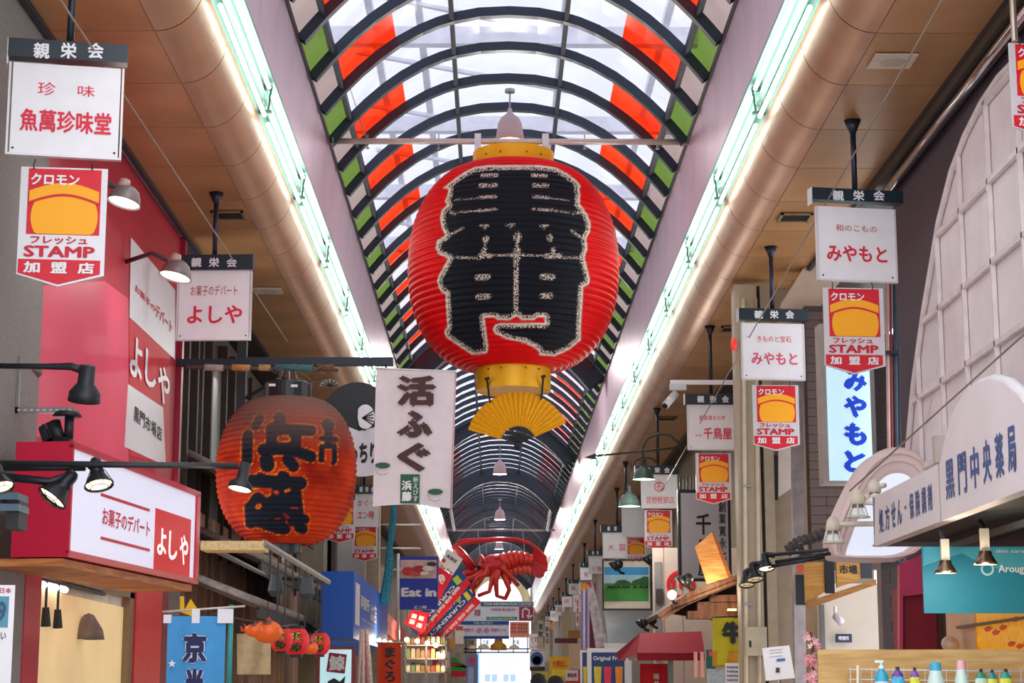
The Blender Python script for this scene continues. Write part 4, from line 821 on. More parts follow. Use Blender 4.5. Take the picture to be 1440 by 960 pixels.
# awning, orange banner, streamers
f = Frame('shop_awning', 'faded pink red awning sloping beyond the blue box sign', 'awning', 533, 905, Y=38.0)
q = [at(534, 850, 39) - f.o, at(570, 887, 50) - f.o, at(566, 908, 50) - f.o, at(532, 880, 38) - f.o]
obj('cloth', M().add([tuple(p) for p in q] + [(p.x - .3, p.y, p.z - .03) for p in q], [(0, 3, 2, 1), (4, 5, 6, 7), (0, 1, 5, 4), (1, 2, 6, 5), (2, 3, 7, 6), (3, 0, 4, 7)]), mat('dc5a58', .7, var=.06), f.root)
f = Frame('fabric_banner', 'orange vertical banner reading まぐろ', 'banner', 530, 965, Y=34.0, rz=4); cloth('cloth', f, 531, 903, 564, 985, mat('e2421c', .8, var=.06), .012); f.text('まぐろ', 541, 908, 556, 960, INK, -.02, .05, True); f.tube('rod', [(528, 903), (568, 903)], .012, mat('c8b8a0', .5))
f = Frame('bulb_string', 'row of warm bare bulbs over the orange banner', 'lamp', 530, 900, Y=36)
for x in (533, 541, 549, 557, 561): u0, v0 = f.uv(x, 900 + (x - 533) * .25); obj('bulb', M().lathe([(0, .05), (.035, .03), (.045, -.01), (.03, -.045), (0, -.05)], 10, (u0, 0, v0)), BULB, f.root, True)
f.tube('cord', [(528, 896), (563, 904)], .01, INK)
f = Frame('tinsel_streamer', 'long teal paper streamer hanging before the corrugated wall', 'streamer', 545, 855, Y=37.0)
pts = [(555, 690), (553, 730), (548, 770), (547, 800), (540, 850)]; m = M().tube([(f.uv(*p)[0], 0, f.uv(*p)[1]) for p in pts], [.05, .07, .06, .09, .1], 6)
obj('paper_body', m, mat('1f6f88', .6, var=.5, scale=25), f.root)
f = Frame('tinsel_streamer', 'pale pink paper streamer hanging beside the cyan lit sign', 'streamer', 507, 965, Y=28.5)
for dx, cc in ((-7, 'd8b8a8'), (0, 'e8ccc0'), (7, 'c88890'), (11, 'd8c8b8')): f.tube('strand', [(511 + dx * .3, 885), (511 + dx * .7, 925), (511 + dx, 972)], .035, mat(cc, .8, var=.25, scale=30), 0, 5)
# corrugated panels, beige column beyond
o = thing('corrugated_shutter', 'grey corrugated metal panel high on the left beyond the banner', 'panel', (-3.9, 46, G + 1.8)); m = M()
for k_ in range(60): m.box((0, k_ * .16, 0), (.05, k_ * .16 + .08, 2.9))
oo = obj('ridges', m, mat('7a747c', .5, .3), o); oo['kind'] = 'stuff'; obj('backing', M().box((-.1, 0, 0), (0, 9.6, 2.9)), mat('565058', .6), o)
f = Frame('beige_pillar', 'beige steel column behind the second left stamp board', 'pillar', 512, 960, Y=43.5); f.box('shaft', 514, 700, 532, 1050, mat('a89c88', .6), 0, .4)
f = Frame('cable_bracket', 'white horizontal bracket arms beyond the fugu banner', 'bracket', 532, 760, Y=44); 
for yy in (737, 770, 800): f.tube('bracket_arm', [(528, yy), (592, yy + 1)], .02, WHITEM)
# ================================================================ right side, near
f = Frame('arched_lattice_screen', 'tall white arched lattice screen over perforated sheet on the purple wall', 'screen', 1278, 690, X=4.22, rz=-90)
arc = [(1275, 760), (1280, 640), (1289, 540), (1303, 440), (1325, 310), (1343, 240), (1362, 190), (1385, 145), (1410, 108), (1440, 78), (1480, 45), (1530, 20), (1600, 0), (1680, 10)]
P = [f.uv(*q) for q in arc]; zb0 = P[0][1] + .02; uL = P[-1][0]
obj('perforated_sheet', M().prism(P + [(uL, zb0), (P[0][0], zb0)], 0, .04), mat('ece4e8', .5, var=.1, scale=1.2, bump=1.0, bscale=55), f.root)
obj('arched_rim', M().tube([(a, -.03, b) for a, b in P], .03, 8), mat('e2d8d8', .4), f.root, True)
def arc_z(u):
    for (a, b), (c, d) in zip(P, P[1:]):
        if a <= u <= c: return b + (d - b) * (u - a) / (c - a)
    return P[-1][1]
def arc_u(z):
    for (a, b), (c, d) in zip(P, P[1:]):
        if b <= z <= d: return a + (c - a) * (z - b) / (d - b)
    return P[0][0]
ub = [f.uv(x, 560)[0] for x in (1297, 1331, 1367, 1410)]; ub += [ub[-1] + .95 * k for k in (1, 2, 3, 4)]
for u0 in ub: obj('upright_bar', M().box((u0 - .018, -.05, zb0), (u0 + .018, -.01, arc_z(u0))), mat('e2d8d8', .4), f.root)
zh = [f.uv(1297, 457)[1] + .70 * k for k in (-3, -2, -1, 0, 1, 2)]
for z in zh: obj('cross_bar', M().box((arc_u(z), -.05, z - .025), (uL, -.01, z + .025)), mat('e2d8d8', .4), f.root)
gz = 5.28 + G
o = obj('roof_gutter', M().cyl((4.2, 11, gz), (4.2, 19.8, gz), .055, 16).cyl((4.26, 11, gz + .13), (4.26, 19.8, gz + .13), .035, 12), mat('cfc6ca', .12, .95, var=.03), None, True); tag(o, 'polished metal gutter running under the soffit edge at the right', 'gutter')
o = obj('trim_2', M().box((4.12, 11, 6.86), (4.34, 20.6, 7.06)), mat('3c332c', .6)); o['kind'] = 'structure'; o['label'] = 'dark trim beam at the right soffit edge'
# far building pieces facing the camera
BRK = mat('4a3832', .6, var=.15, scale=12); BRK2 = mat('3c3030', .6, var=.2, scale=9)
def bricks(f, x0, y0, x1, y1, bw, bh, mt, mortar, proud=.012, gap=.008):
    u0 = f.uv(x0, (y0 + y1) / 2)[0]; u1 = f.uv(x1, (y0 + y1) / 2)[0]; v1 = f.uv(x0, y0)[1]; v0 = f.uv(x1, y1)[1]
    obj('mortar', M().box((u0, 0, v0), (u1, .25, v1)), mortar, f.root); full = mesh('brick', M().box((0, -proud, 0), (bw - gap, 0, bh - gap)), mt)
    r = 0; z = v0
    while z + bh <= v1 + .01:
        x = u0 - (bw / 2 if r % 2 else 0)
        while x < u1 - .02:
            a, b = max(x, u0), min(x + bw - gap, u1)
            if b - a > .03: link('brick', full if b - a > bw - gap - .001 else mesh('brick', M().box((0, -proud, 0), (b - a, 0, bh - gap)), mt), f.root, (a, 0, z))
            x += bw
        z += bh; r += 1
f = Frame('wall_right_brown', 'dark brown tiled building face behind the blue lettered light box', None, 1137, 800, Y=24.0, kind='structure')
bricks(f, 1137, 430, 1245, 800, .42, .115, BRK, mat('33261f', .7))
f = Frame('wall_right_pillar', 'dark brick pillar with pale mortar beside the magenta wall', None, 1235, 965, Y=21.0, kind='structure')
bricks(f, 1236, 470, 1268, 975, .2, .134, BRK2, mat('8a7d78', .8))
f = Frame('wall_right_gable', 'beige sloped beam end under the right soffit', None, 1103, 460, Y=24.3, kind='structure')
f.poly('beam_end', [(1098, 470), (1098, 428), (1145, 352), (1200, 300), (1262, 240), (1262, 300), (1148, 436), (1148, 470)], mat('b9a08c', .6, var=.06), 0, .3)
# blue on white light box
f = Frame('light_box_sign', 'tall pale lit box sign with blue vertical みやもと lettering', 'sign', 1162, 677, Y=21.6, rz=2)
f.box('case', 1155, 455, 1241, 680, mat('a59a92', .5), .0, .25); f.box('lit_face', 1163, 458, 1237, 676, mat('c4e8f4', .4, em=.4, var=.02), -.02, 0)
for c, y0, y1 in (('み', 520, 551), ('や', 556, 588), ('も', 594, 627), ('と', 633, 665)): f.text(c, 1185, y0, 1219, y1, mat('1048d8', .5, em=.15, var=0), -.026, .07)
# pipes beside it
f = Frame('pipe_bundle', 'bundle of vertical pipes on the pillar left of the arched screen', 'pipe', 1244, 780, Y=20.85)
for x, r, c in ((1247, .022, 'c4a8a0'), (1252, .014, 'a03a40'), (1258, .026, '3c5260'), (1263, .018, '4a4448'), (1270, .036, '9c8c80')): f.tube('pipe', [(x, 395), (x + 5, 790)], r, mat(c, .4, .2), 0, 10)
f.box('clamp', 1242, 494, 1273, 499, INK, -.05, .05)
# beige column group
f = Frame('beige_column', 'tall beige steel column with two pale pipes on the right', 'column', 1042, 960, Y=25.0)
CB = mat('ad9f86', .55, var=.04)
f.box('shaft', 1040, 400, 1072, 1115, CB, 0, .35); f.box('shaft_flange', 1077, 400, 1091, 1115, mat('a3957c', .55), 0, .3); f.box('dark_gap', 1072, 400, 1078, 1115, mat('38302a', .7), .1, .3)
f.tube('pipe', [(1045, 420), (1050, 1115)], .028, mat('d6c8aa', .4), -.04, 10); f.tube('pipe', [(1062, 420), (1069, 1115)], .024, mat('c9bda4', .4), -.04, 10)
for y in (682, 848): f.box('pipe_clamp', 1044, y, 1056, y + 3, STEEL, -.07, 0)
f.box('switch_box', 1046, 882, 1076, 922, mat('b5ab90', .5), -.18, 0); f.box('box_handle', 1051, 901, 1054, 910, INK, -.19, -.18)
f = Frame('wall_right_bay', 'brown stucco bay with a narrow window between column and grey post', None, 1088, 960, Y=25.6, kind='structure')
f.box('stucco', 1088, 400, 1116, 1115, mat('8a7866', .8, var=.1), 0, .3); f.box('dark_window', 1085, 640, 1093, 703, mat('1f2430', .2), -.03, 0); f.poly('blind', [(1094, 560), (1114, 560), (1114, 686), (1094, 699)], mat('c4b9b0', .7), -.03, -.0)
f = Frame('grey_post', 'weathered grey square post right of the beige column', 'post', 1114, 960, Y=24.6)
f.poly('shaft', [(1112, 430), (1128, 430), (1136, 1140), (1120, 1140)], mat('aaa4a6', .6, .1, var=.2), 0, .15); f.box('black_sleeve', 1119, 808, 1134, 850, INK, -.02, .0); f.box('orange_band', 1120, 795, 1132, 801, mat('e05020', .5), -.02, .0); f.box('orange_band', 1120, 803, 1132, 806, mat('e05020', .5), -.02, .0)
# CCTV on arm
f = Frame('security_camera', 'white security camera on a long arm left of the beige column', 'camera', 940, 575, Y=26.4)
f.box('arm', 943, 534, 1046, 540, WHITEM, 0, .06); f.box('junction_box', 942, 540, 965, 548, mat('c4c8cc', .4), -.03, .06); f.tube('joint', [(950, 547), (947, 556)], .02, WHITEM, .02)
m = M(); a = f.uv(951, 552); b = f.uv(935, 571); m.cyl((a[0], .1, a[1]), (b[0], -.06, b[1]), .055, 16); obj('body', m, WHITEM, f.root, True)
obj('lens', M().cyl((b[0], -.06, b[1]), (b[0] - .01, -.07, b[1] - .012), .04, 14), INK, f.root)
f = Frame('alarm_light', 'small red oval alarm lamp on the edge of the beige column', 'lamp', 1032, 495, Y=24.9)
u0, v0 = f.uv(1032, 484); obj('red_dome', M().lathe([(0, -.09), (.035, -.07), (.045, 0), (.035, .07), (0, .09)], 14, (u0, 0, v0)), mat('e8402c', .3, em=.3), f.root, True); f.box('mount', 1033, 478, 1040, 482, STEEL, 0, .05)
# gooseneck lamps and arrow rod
f = Frame('arrow_rod', 'dark arrow-tipped horizontal rod in front of the right cornice', 'bracket', 823, 642, Y=33.0)
f.tube('rod', [(836, 641), (985, 626)], .018, mat('2e3230', .5), 0); f.poly('arrow_tip', [(822, 643), (838, 637), (838, 646)], mat('2e3230', .5), -.02, .02); f.tube('wall_rod', [(985, 626), (1010, 626, .3)], .02, mat('2e3230', .5), 0)
def gooseneck(px, py, Y, wpx, pts, label):
    p = at(px, py, Y); S = wpx * Y / FPX / 2; t = thing('gooseneck_lamp', label, 'lamp', p, 0, 'green gooseneck lamps')
    GRN = mat('4c625e', .35, .2)
    obj('bell_shade', M().lathe([(0, 1.3 * S), (.25 * S, 1.3 * S), (.3 * S, 1.1 * S), (.62 * S, .9 * S), (.85 * S, .5 * S), (.9 * S, .1 * S), (1.02 * S, 0), (.95 * S, 0), (.8 * S, .5 * S), (0, .9 * S)], 28), GRN, t, True)
    obj('socket', M().lathe([(0, 1.9 * S), (.2 * S, 1.85 * S), (.28 * S, 1.6 * S), (.2 * S, 1.5 * S), (.32 * S, 1.35 * S), (.25 * S, 1.2 * S)], 16), mat('2e3230', .5), t, True)
    obj('curved_arm', M().tube([at(*q, Y) - p for q in pts], .02, 8), mat('2e3230', .5), t, True)
gooseneck(905, 674, 33, 32, [(904, 650), (904, 630), (910, 617), (925, 610), (942, 612), (953, 622), (958, 632)], 'green bell gooseneck lamp, the higher of the pair')
gooseneck(885, 712, 34, 33, [(886, 684), (888, 660), (893, 648), (905, 642), (918, 645), (928, 655)], 'green bell gooseneck lamp, the lower of the pair')
# tall sign
f = Frame('tall_board_sign', 'tall pale vertical sign reading 千鳥屋 in brush lettering above the wooden eave', 'sign', 955, 817, Y=31.0, rz=3)
f.box('frame', 954, 688, 1028, 817, mat('23262a', .5), .0, .12); f.box('board', 958, 693, 1024, 813, mat('b9bac2', .45, var=.03), -.01, 0)
f.text('千', 978, 722, 1000, 752, INK, -.014, .03); f.text('鳥', 980, 756, 1001, 784, INK, -.014, .03); f.text('屋', 981, 788, 1001, 810, INK, -.014, .03); f.text('創業寛永七年', 1010, 704, 1022, 806, INK, -.014, .02, True)
for k_ in range(9): f.tube('rail_bar', [(958 + 5 * k_, 668), (958 + 5 * k_, 688)], .012, INK, .1, 5)
f = Frame('wooden_board', 'tilted wooden board lit from below standing on the timber eave', 'sign', 996, 820, Y=28.6)
f.poly('board', [(977, 769), (1001, 748), (1024, 812), (994, 821)], wood_mat('b9793c', 'd8a060'), 0, .04); f.poly('side_edge', [(1001, 748), (1005, 748), (1029, 810), (1024, 812)], wood_mat('7c3f1c', '94552a'), 0, .3)
ld = bpy.data.lights.new('eave_light', 'POINT'); ld.energy = 14; ld.color = (1, .75, .42); ld.shadow_soft_size = .05; lo_ = bpy.data.objects.new('eave_light', ld); col.objects.link(lo_); lo_.location = at(1004, 818, 28.2); lo_['kind'] = 'helper'
# timber eave
f = Frame('timber_eave', 'small brown timber roof eave over the beef shop', 'roof', 925, 870, Y=28.6)
WB = wood_mat('4a2a1c', '74462e', axis=(6, 1, 1))
f.poly('roof_board', [(924, 863), (969, 832), (1042, 806), (1042, 812), (971, 839), (928, 868)], WB, 0, 2.5); f.poly('fascia_board', [(928, 868), (971, 839), (1042, 812), (1042, 819), (972, 847), (932, 872)], wood_mat('5c3826', '8a5a40', axis=(6, 1, 1)), .06, .16)
f.poly('batten', [(945, 851), (1042, 815), (1042, 818), (947, 855)], WB, -.02, .06)
f.poly('eave_shade_sheet', [(945, 860), (972, 848), (1042, 819), (1043, 876), (1000, 868), (985, 866)], mat('2c1c14', .8), .55, .65)  # dark sheet standing in for the shade inside the eave, behind the rafters
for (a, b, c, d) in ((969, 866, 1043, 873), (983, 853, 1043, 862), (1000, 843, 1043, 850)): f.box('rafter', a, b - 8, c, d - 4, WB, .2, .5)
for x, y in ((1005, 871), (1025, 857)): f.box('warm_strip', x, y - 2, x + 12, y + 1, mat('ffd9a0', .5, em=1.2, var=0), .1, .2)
def round_lamp(px, py, Y, wpx, label, lit=False):
    p = at(px, py, Y); S = wpx * Y / FPX / 2; t = thing('floodlight', label, 'lamp', p)
    obj('head', M().lathe([(0, -S), (.5 * S, -.87 * S), (.87 * S, -.5 * S), (S, 0), (.87 * S, .5 * S), (.5 * S, .87 * S), (0, S)], 20), mat('ffd890', .4, em=6, var=0) if lit else mat('22262a', .4, .3), t, True)
    obj('bracket', M().tube([(0, 0, -S * .9), (.5 * S, .1, -1.5 * S), (1.2 * S, .2, -1.6 * S)], .025, 6), INK, t)
    if not lit: obj('visor', M().lathe([(.7 * S, .0), (1.05 * S, -.3 * S), (1.1 * S, -.9 * S), (1.0 * S, -.9 * S)], 20, (-.4 * S, -.2 * S, 0), Matrix.Rotation(.8, 3, 'Y')), mat('22262a', .4, .3), t, True)
round_lamp(967, 814, 28.2, 17, 'round black floodlight on the timber eave'); round_lamp(945, 836, 28.0, 13, 'glowing warm bulb left of the timber eave', True)
round_lamp(905, 875, 31, 13, 'black floodlight near the lower tip of the timber eave'); round_lamp(918, 872, 31.2, 12, 'second black floodlight touching the eave tip')
round_lamp(869, 793, 36.5, 15, 'black floodlight over the pasture picture, left one'); round_lamp(915, 785, 36.5, 14, 'black floodlight over the pasture picture, right one')
# pale wall with red crest behind
f = Frame('wall_right_pale', 'pale pink panelled wall behind the timber eave', None, 905, 965, Y=34.6, kind='structure')
f.box('panel_wall', 919, 770, 1045, 985, mat('cdb9ae', .6, var=.05), 0, .1)
for x in (934, 960): f.box('joint', x, 770, x + 1, 985, mat('8c7c74', .7), -.005, .0)
u0, v0 = f.uv(957, 822); obj('red_crest', M().lathe([(.19, -.01), (.26, -.01), (.26, .01), (.19, .01)], 24, (u0, -.02, v0), Matrix.Rotation(PI / 2, 3, 'X')).box((u0 - .16, -.03, v0 - .05), (u0 - .1, -.01, v0 + .1)).box((u0 - .03, -.03, v0 - .05), (u0 + .03, -.01, v0 + .12)).box((u0 + .1, -.03, v0 - .05), (u0 + .16, -.01, v0 + .1)), RED, f.root)
f.box('grey_panel', 921, 790, 931, 930, mat('8a8688', .6), -.03, 0); f.box('dark_meter', 922, 828, 932, 847, mat('3c3634', .6), -.08, -.03)
# pasture picture
f = Frame('pasture_picture', 'framed picture of horses on a green pasture under blue sky', 'picture', 847, 858, Y=38, rz=2)
f.box('paper', 849, 789, 914, 855, CREAM, 0, .03)
for a in ((847, 786, 849, 858), (914, 786, 917, 858), (847, 786, 917, 788), (847, 856, 917, 858)): f.box('frame', *a, INK, -.03, .03)
f.box('sky_print', 850, 797, 912, 822, mat('3aa0dc', .6, var=.25, scale=1.5), -.006, 0); f.box('cloud_print', 850, 808, 912, 820, mat('a9d4e4', .6, var=.2, scale=3), -.01, -.006); f.box('field_print', 850, 820, 912, 845, mat('3f9a3c', .6, var=.2, scale=3), -.01, -.0)
f.poly('tree_print', [(864, 821), (868, 816), (878, 815), (886, 818), (888, 820), (890, 816), (900, 813), (906, 810), (912, 811), (912, 823), (864, 823)], mat('2c6a34', .7, var=.3, scale=8), -.014, -.01)
for x in (854, 860, 867, 874, 880, 890, 899, 906): f.poly('horse_print', [(x, 824), (x + 4, 823), (x + 6, 825), (x + 5, 829), (x + 4, 826), (x + 1, 827), (x, 829)], mat('3a3024', .7), -.016, -.012)
# panels below
f = Frame('glass_canopy_panel', 'pale glass panel standing below the pasture picture', 'panel', 850, 908, Y=39.5); f.poly('glass', [(849, 858), (916, 858), (900, 903), (856, 906)], mat('b4c0c8', .15, .1, var=.04), 0, .04); f.box('white_sill', 850, 904, 900, 912, WHITE, -.05, .1)
f = Frame('striped_shutter', 'dark red and violet striped shutter edge left of the floral panel', 'shutter', 815, 912, Y=41.0)
for i, c in enumerate(('8a76a0', 'd8d0e8', '7c6aa8', 'c8c0dc', '6a1c2c', '6a1c2c', '742030')): f.poly('strip', [(817 + 3 * i, 832 - 2 * i), (820 + 3 * i, 830 - 2 * i), (820 + 3 * i, 912), (817 + 3 * i, 912)], mat(c, .4, .2), 0, .06)
f = Frame('floral_panel', 'slanted pale panel with blurred flower print', 'panel', 836, 912, Y=40.4); f.poly('panel', [(826, 833), (834, 820), (854, 905), (838, 912)], mat('d8ccd0', .4, var=.4, scale=9), 0, .05)
# drink poster
f = Frame('drink_poster', 'white framed poster with yellow, pink and orange fruit drinks', 'poster', 828, 965, Y=37.5)
f.box('frame', 826, 911, 884, 985, WHITE, 0, .04); f.box('blue_print', 832, 917, 880, 985, mat('1f3d74', .5, var=.1), -.01, 0); f.text('Original Fruit', 834, 922, 876, 930, WHITE, -.015, .03)
for x, c in ((836, 'd8c83c'), (850, 'e8305c'), (866, 'ee8c28')): f.poly('cup_print', [(x - 1, 937), (x + 10, 937), (x + 8, 980), (x + 1, 980)], mat(c, .4, var=.1), -.016, -.01)
f = Frame('drink_poster', 'narrow blue drink poster edge left of the framed one', 'poster', 817, 965, Y=38.5); f.box('board', 816, 914, 825, 985, WHITE, 0, .03); f.box('blue_print', 819, 917, 825, 985, mat('1f3d74', .5), -.01, 0); f.poly('cup_print', [(820, 937), (825, 937), (825, 980), (821, 980)], mat('d8c83c', .4), -.016, -.01)
# maroon awning
MR = mat('a80c2c', .7, var=.05)
f = Frame('shop_awning', 'maroon box awning over a narrow shop entrance', 'awning', 867, 930, Y=32.0)
a, b, c, d = [Vector((*f.uv(x, y),)) for x, y in ((903, 889), (991, 886), (991, 917), (896, 920))]
q = [Vector((p.x, y, p.y)) for p, y in ((a, .5), (b, .5), (c, 0), (d, 0))]
l0 = at(867, 917, 34.0) - f.o; l1 = at(869, 930, 34.0) - f.o
m = M().add(q, [(0, 3, 2, 1)]).add([q[0], q[3], tuple(l1), tuple(l0)], [(0, 3, 2, 1)])
obj('canvas', m, MR, f.root); obj('valance', M().box((d.x, .01, d.y - .1), (c.x, .03, d.y + .03)), MR, f.root)
f.tube('lower_rail', [(893, 927), (948, 924)], .015, mat('c8b0b0', .4), .1); f.box('white_post', 880, 928, 889, 985, WHITE, .1, .3); f.box('green_post', 941, 928, 948, 985, mat('7c8c84', .5), .1, .3)
f = Frame('fabric_banner', 'red banner with pale lettering hanging under the maroon awning', 'banner', 900, 965, Y=32.5); cloth('cloth', f, 900, 933, 940, 990, mat('cc1424', .8, var=.05), .01); f.text('陽', 919, 947, 927, 955, CREAM, -.02, .02); f.text('苑', 919, 957, 927, 965, CREAM, -.02, .02)
f = Frame('fabric_banner', 'yellow green banner with a bold black 牛 character', 'banner', 1000, 965, Y=27.6); cloth('cloth', f, 1002, 868, 1043, 935, mat('c4b81c', .8, var=.08), .015); f.text('牛', 1014, 873, 1046, 906, INK, -.03, .08); f.box('orange_hem', 1002, 915, 1043, 937, mat('c88c1c', .8, var=.2), -.0, .01); f.tube('rod', [(1000, 867), (1045, 867)], .012, INK)
f = Frame('wall_notice', 'teal and white notice board with pink print beside the beef banner', 'notice', 993, 965, Y=27.8); f.box('teal_board', 993, 913, 1006, 940, mat('1f6a64', .6), 0, .02); f.box('lower_paper', 995, 940, 1019, 985, mat('b9ccd8', .6, var=.2, scale=20), -.01, .02); f.box('pink_print', 997, 915, 1004, 922, mat('d84c9c', .6), -.01, 0)
f = Frame('wall_notice', 'white handwritten menu paper below the beef banner', 'notice', 1019, 965, Y=27.4); f.box('paper', 1020, 932, 1042, 985, WHITE, 0, .01)
for k_ in range(5): f.text('牛肉丼定食', 1022, 936 + 6 * k_, 1038, 940 + 6 * k_, INK, -.006)
f = Frame('folded_parasol', 'pair of folded pink fabric strips under the awning edge', 'banner', 973, 965, Y=29.5)
for x in (976, 985): f.box('strip', x, 916, x + 5, 952, mat('d8a098', .8), 0, .04)
def cream_lamp(px, py, Y, wpx, arm, label):
    p = at(px, py, Y); S = wpx * Y / FPX / 2; t = thing('spot_lamp', label, 'lamp', p); c = mat('ded6c4', .4)
    obj('dome_cap', M().lathe([(0, 2.5 * S), (.3 * S, 2.42 * S), (.55 * S, 2.1 * S), (.66 * S, 1.6 * S), (.7 * S, 1.15 * S), (.6 * S, 1.1 * S), (0, 1.2 * S)], 24), c, t, True)
    obj('collar', M().lathe([(.5 * S, 1.15 * S), (.52 * S, .85 * S), (.4 * S, .8 * S), (0, .8 * S)], 20), mat('7c7a70', .5), t)
    obj('glass_face', M().lathe([(.42 * S, .8 * S), (.6 * S, .3 * S), (.7 * S, .12 * S), (0, .05 * S)], 20), mat('c8d0d4', .2, em=.25), t, True)
    for k in range(6):
        a = PI * k / 3 + .3; obj('guard_bar', M().tube([(.6 * S * math.cos(a), .6 * S * math.sin(a), 1.1 * S), (1.0 * S * math.cos(a), 1.0 * S * math.sin(a), 0)], .07 * S, 6), c, t)
    obj('guard_ring', M().lathe([((1.0 + .07 * math.cos(a)) * S, .07 * S * math.sin(a)) for a in np.linspace(0, 2 * PI, 7)], 28), c, t, True)
    obj('arm', M().tube([Vector((.4 * S, 0, 1.7 * S))] + [at(*q) - p for q in arm], .024, 8), c, t, True)
# hose, black cage lamps on long arms
f = Frame('wrapped_hose', 'thick grey wrapped hose slanting toward the cream lamps', 'hose', 1107, 775, Y=19.5)
pts = [(1108, 774), (1122, 762), (1140, 757), (1160, 750), (1180, 737), (1200, 715)]; f.tube('hose', pts, .05, mat('55524e', .8, var=.3, scale=30, bump=1), 0, 10)
for k_ in range(12):
    t_ = k_ / 12 * 5; i = int(t_); fr_ = t_ - i; x = pts[i][0] + (pts[i + 1][0] - pts[i][0]) * fr_; y = pts[i][1] + (pts[i + 1][1] - pts[i][1]) * fr_; f.tube('wrap_band', [(x - 1.5, y + .8), (x + 1.5, y - .8)], .062, mat('46423e', .8), 0, 8)
for yy, a, b in ((780, 1083, 1240), (790, 1090, 1180), (797, 1080, 1160)):
    o = obj('lamp_arm', M().tube([at(a, yy, 18.6), at(b, yy - 14, 18.4)], .018, 8), BM, None, True); tag(o, {780: 'upper thin black lamp arm crossing the grey post', 790: 'middle thin black lamp arm crossing the grey post', 797: 'lowest thin black lamp arm crossing the grey post'}[yy], 'pipe')
cage_lamp(1078, 799, 18.6, 23, 4, 'caged black lamp highest of the cluster on the beige column', 0, [(1090, 781, 18.6)])
cage_lamp(1062, 814, 18.8, 24, 6, 'caged black lamp in the middle of the cluster on the beige column', 0, [(1075, 792, 18.8)], lit=False)
cage_lamp(1050, 822, 19.0, 21, 0, 'caged black lamp lowest of the cluster on the beige column', 0, [(1068, 797, 19.0)], lit=False)
cage_lamp(1131, 786, 18.8, 20, 12, 'small dark spotlight hanging from the wrapped hose', 0, [(1126, 765, 19.3)])
cream_lamp(1172, 763, 17.4, 30, [(1185, 737, 17.4), (1232, 736, 17.0)], 'cream caged lamp lowest on the left of the rounded sign')
cream_lamp(1207, 727, 17.0, 32, [(1218, 697, 17.0), (1234, 697, 16.8)], 'cream caged lamp in the middle before the rounded sign')
cream_lamp(1230, 708, 16.9, 28, [(1244, 682, 16.8)], 'cream caged lamp highest, partly behind the pharmacy sign')
# rounded mauve sign
f = Frame('rounded_sign', 'mauve arched sign frame around a blank lit panel behind the pharmacy sign', 'sign', 1172, 788, Y=18.4)
outer = [(1177, 787), (1168, 780), (1166, 762), (1172, 735), (1186, 702), (1203, 668), (1222, 642), (1246, 629), (1272, 628), (1296, 640), (1312, 665), (1318, 700), (1312, 745), (1290, 788)]
inner = [(1190, 781), (1189, 779), (1190, 774), (1198, 752), (1207, 728), (1219, 704), (1232, 682), (1246, 668), (1262, 664), (1278, 668), (1288, 684), (1290, 712), (1286, 750), (1272, 781)]
def chaikin(p):
    return [q for a, b in zip(p, p[1:] + p[:1]) for q in ((a[0] * .75 + b[0] * .25, a[1] * .75 + b[1] * .25), (a[0] * .25 + b[0] * .75, a[1] * .25 + b[1] * .75))]
outer = chaikin(chaikin(outer)); inner = chaikin(chaikin(inner))
n = len(outer); uo = [f.uv(*q) for q in outer]; ui = [f.uv(*q) for q in inner]; m = M()
mid = [((a[0] + b[0]) / 2, (a[1] + b[1]) / 2) for a, b in zip(uo, ui)]
lerp = lambda t_: [(a[0] + (b[0] - a[0]) * t_, a[1] + (b[1] - a[1]) * t_) for a, b in zip(uo, ui)]
rg = [(lerp(t_), y_) for t_, y_ in ((0, 0), (.12, -.09), (.3, -.12), (.34, -.08), (.55, -.08), (.6, -.04), (.85, -.03), (1, .0))]
for (A_, ya), (B_, yb) in zip(rg, rg[1:]): m.add([(p[0], ya, p[1]) for p in A_] + [(p[0], yb, p[1]) for p in B_], [(k_, (k_ + 1) % n, n + (k_ + 1) % n, n + k_) for k_ in range(n)])
m.add([(p[0], 0, p[1]) for p in uo] + [(p[0], .4, p[1]) for p in uo], [(k_, n + k_, n + (k_ + 1) % n, (k_ + 1) % n) for k_ in range(n)])
obj('arched_frame', m, mat('e4d0cc', .5, var=.04), f.root); obj('lit_panel', M().prism(ui, -.0, .05), mat('dfe9f8', .4, em=.4, var=.02), f.root)
# pharmacy sign
PH = mat('e6dee2', .5, 0., var=.04, scale=2)
f = Frame('pharmacy_sign', 'grey pharmacy awning sign with blue 黒門中央薬局 lettering and arched crown', 'sign', 1230, 768, X=3.3, rz=-90)
top_ = [(1230, 698), (1322, 651), (1326, 628), (1333, 600), (1343, 572), (1357, 550), (1373, 538), (1392, 532), (1412, 538), (1432, 556), (1452, 592), (1470, 640), (1480, 690)]
P_ = [f.uv(*q) for q in top_]; uR = P_[-1][0]; zt_ = P_[0][1]
P_ = [(u_, max(z_, zt_)) for u_, z_ in P_] + [(uR + 1.2, zt_)]
obj('panel', M().prism(P_ + [(uR + 1.2, 0), (0, 0)], 0, .1), PH, f.root)
obj('white_rim', M().tube([(a, .05, b) for a, b in P_[2:-1]], .035, 8), WHITE, f.root, True)
PB = mat('33508c', .5); 
for i, c in enumerate('黒門中央薬局'):
    x0 = 1329 + 17.4 * i; y0 = 649 - 9.4 * i; f.text(c, x0, y0, x0 + 14.5, y0 + 52 + 2.0 * i - (2), PB, -.004, .03)
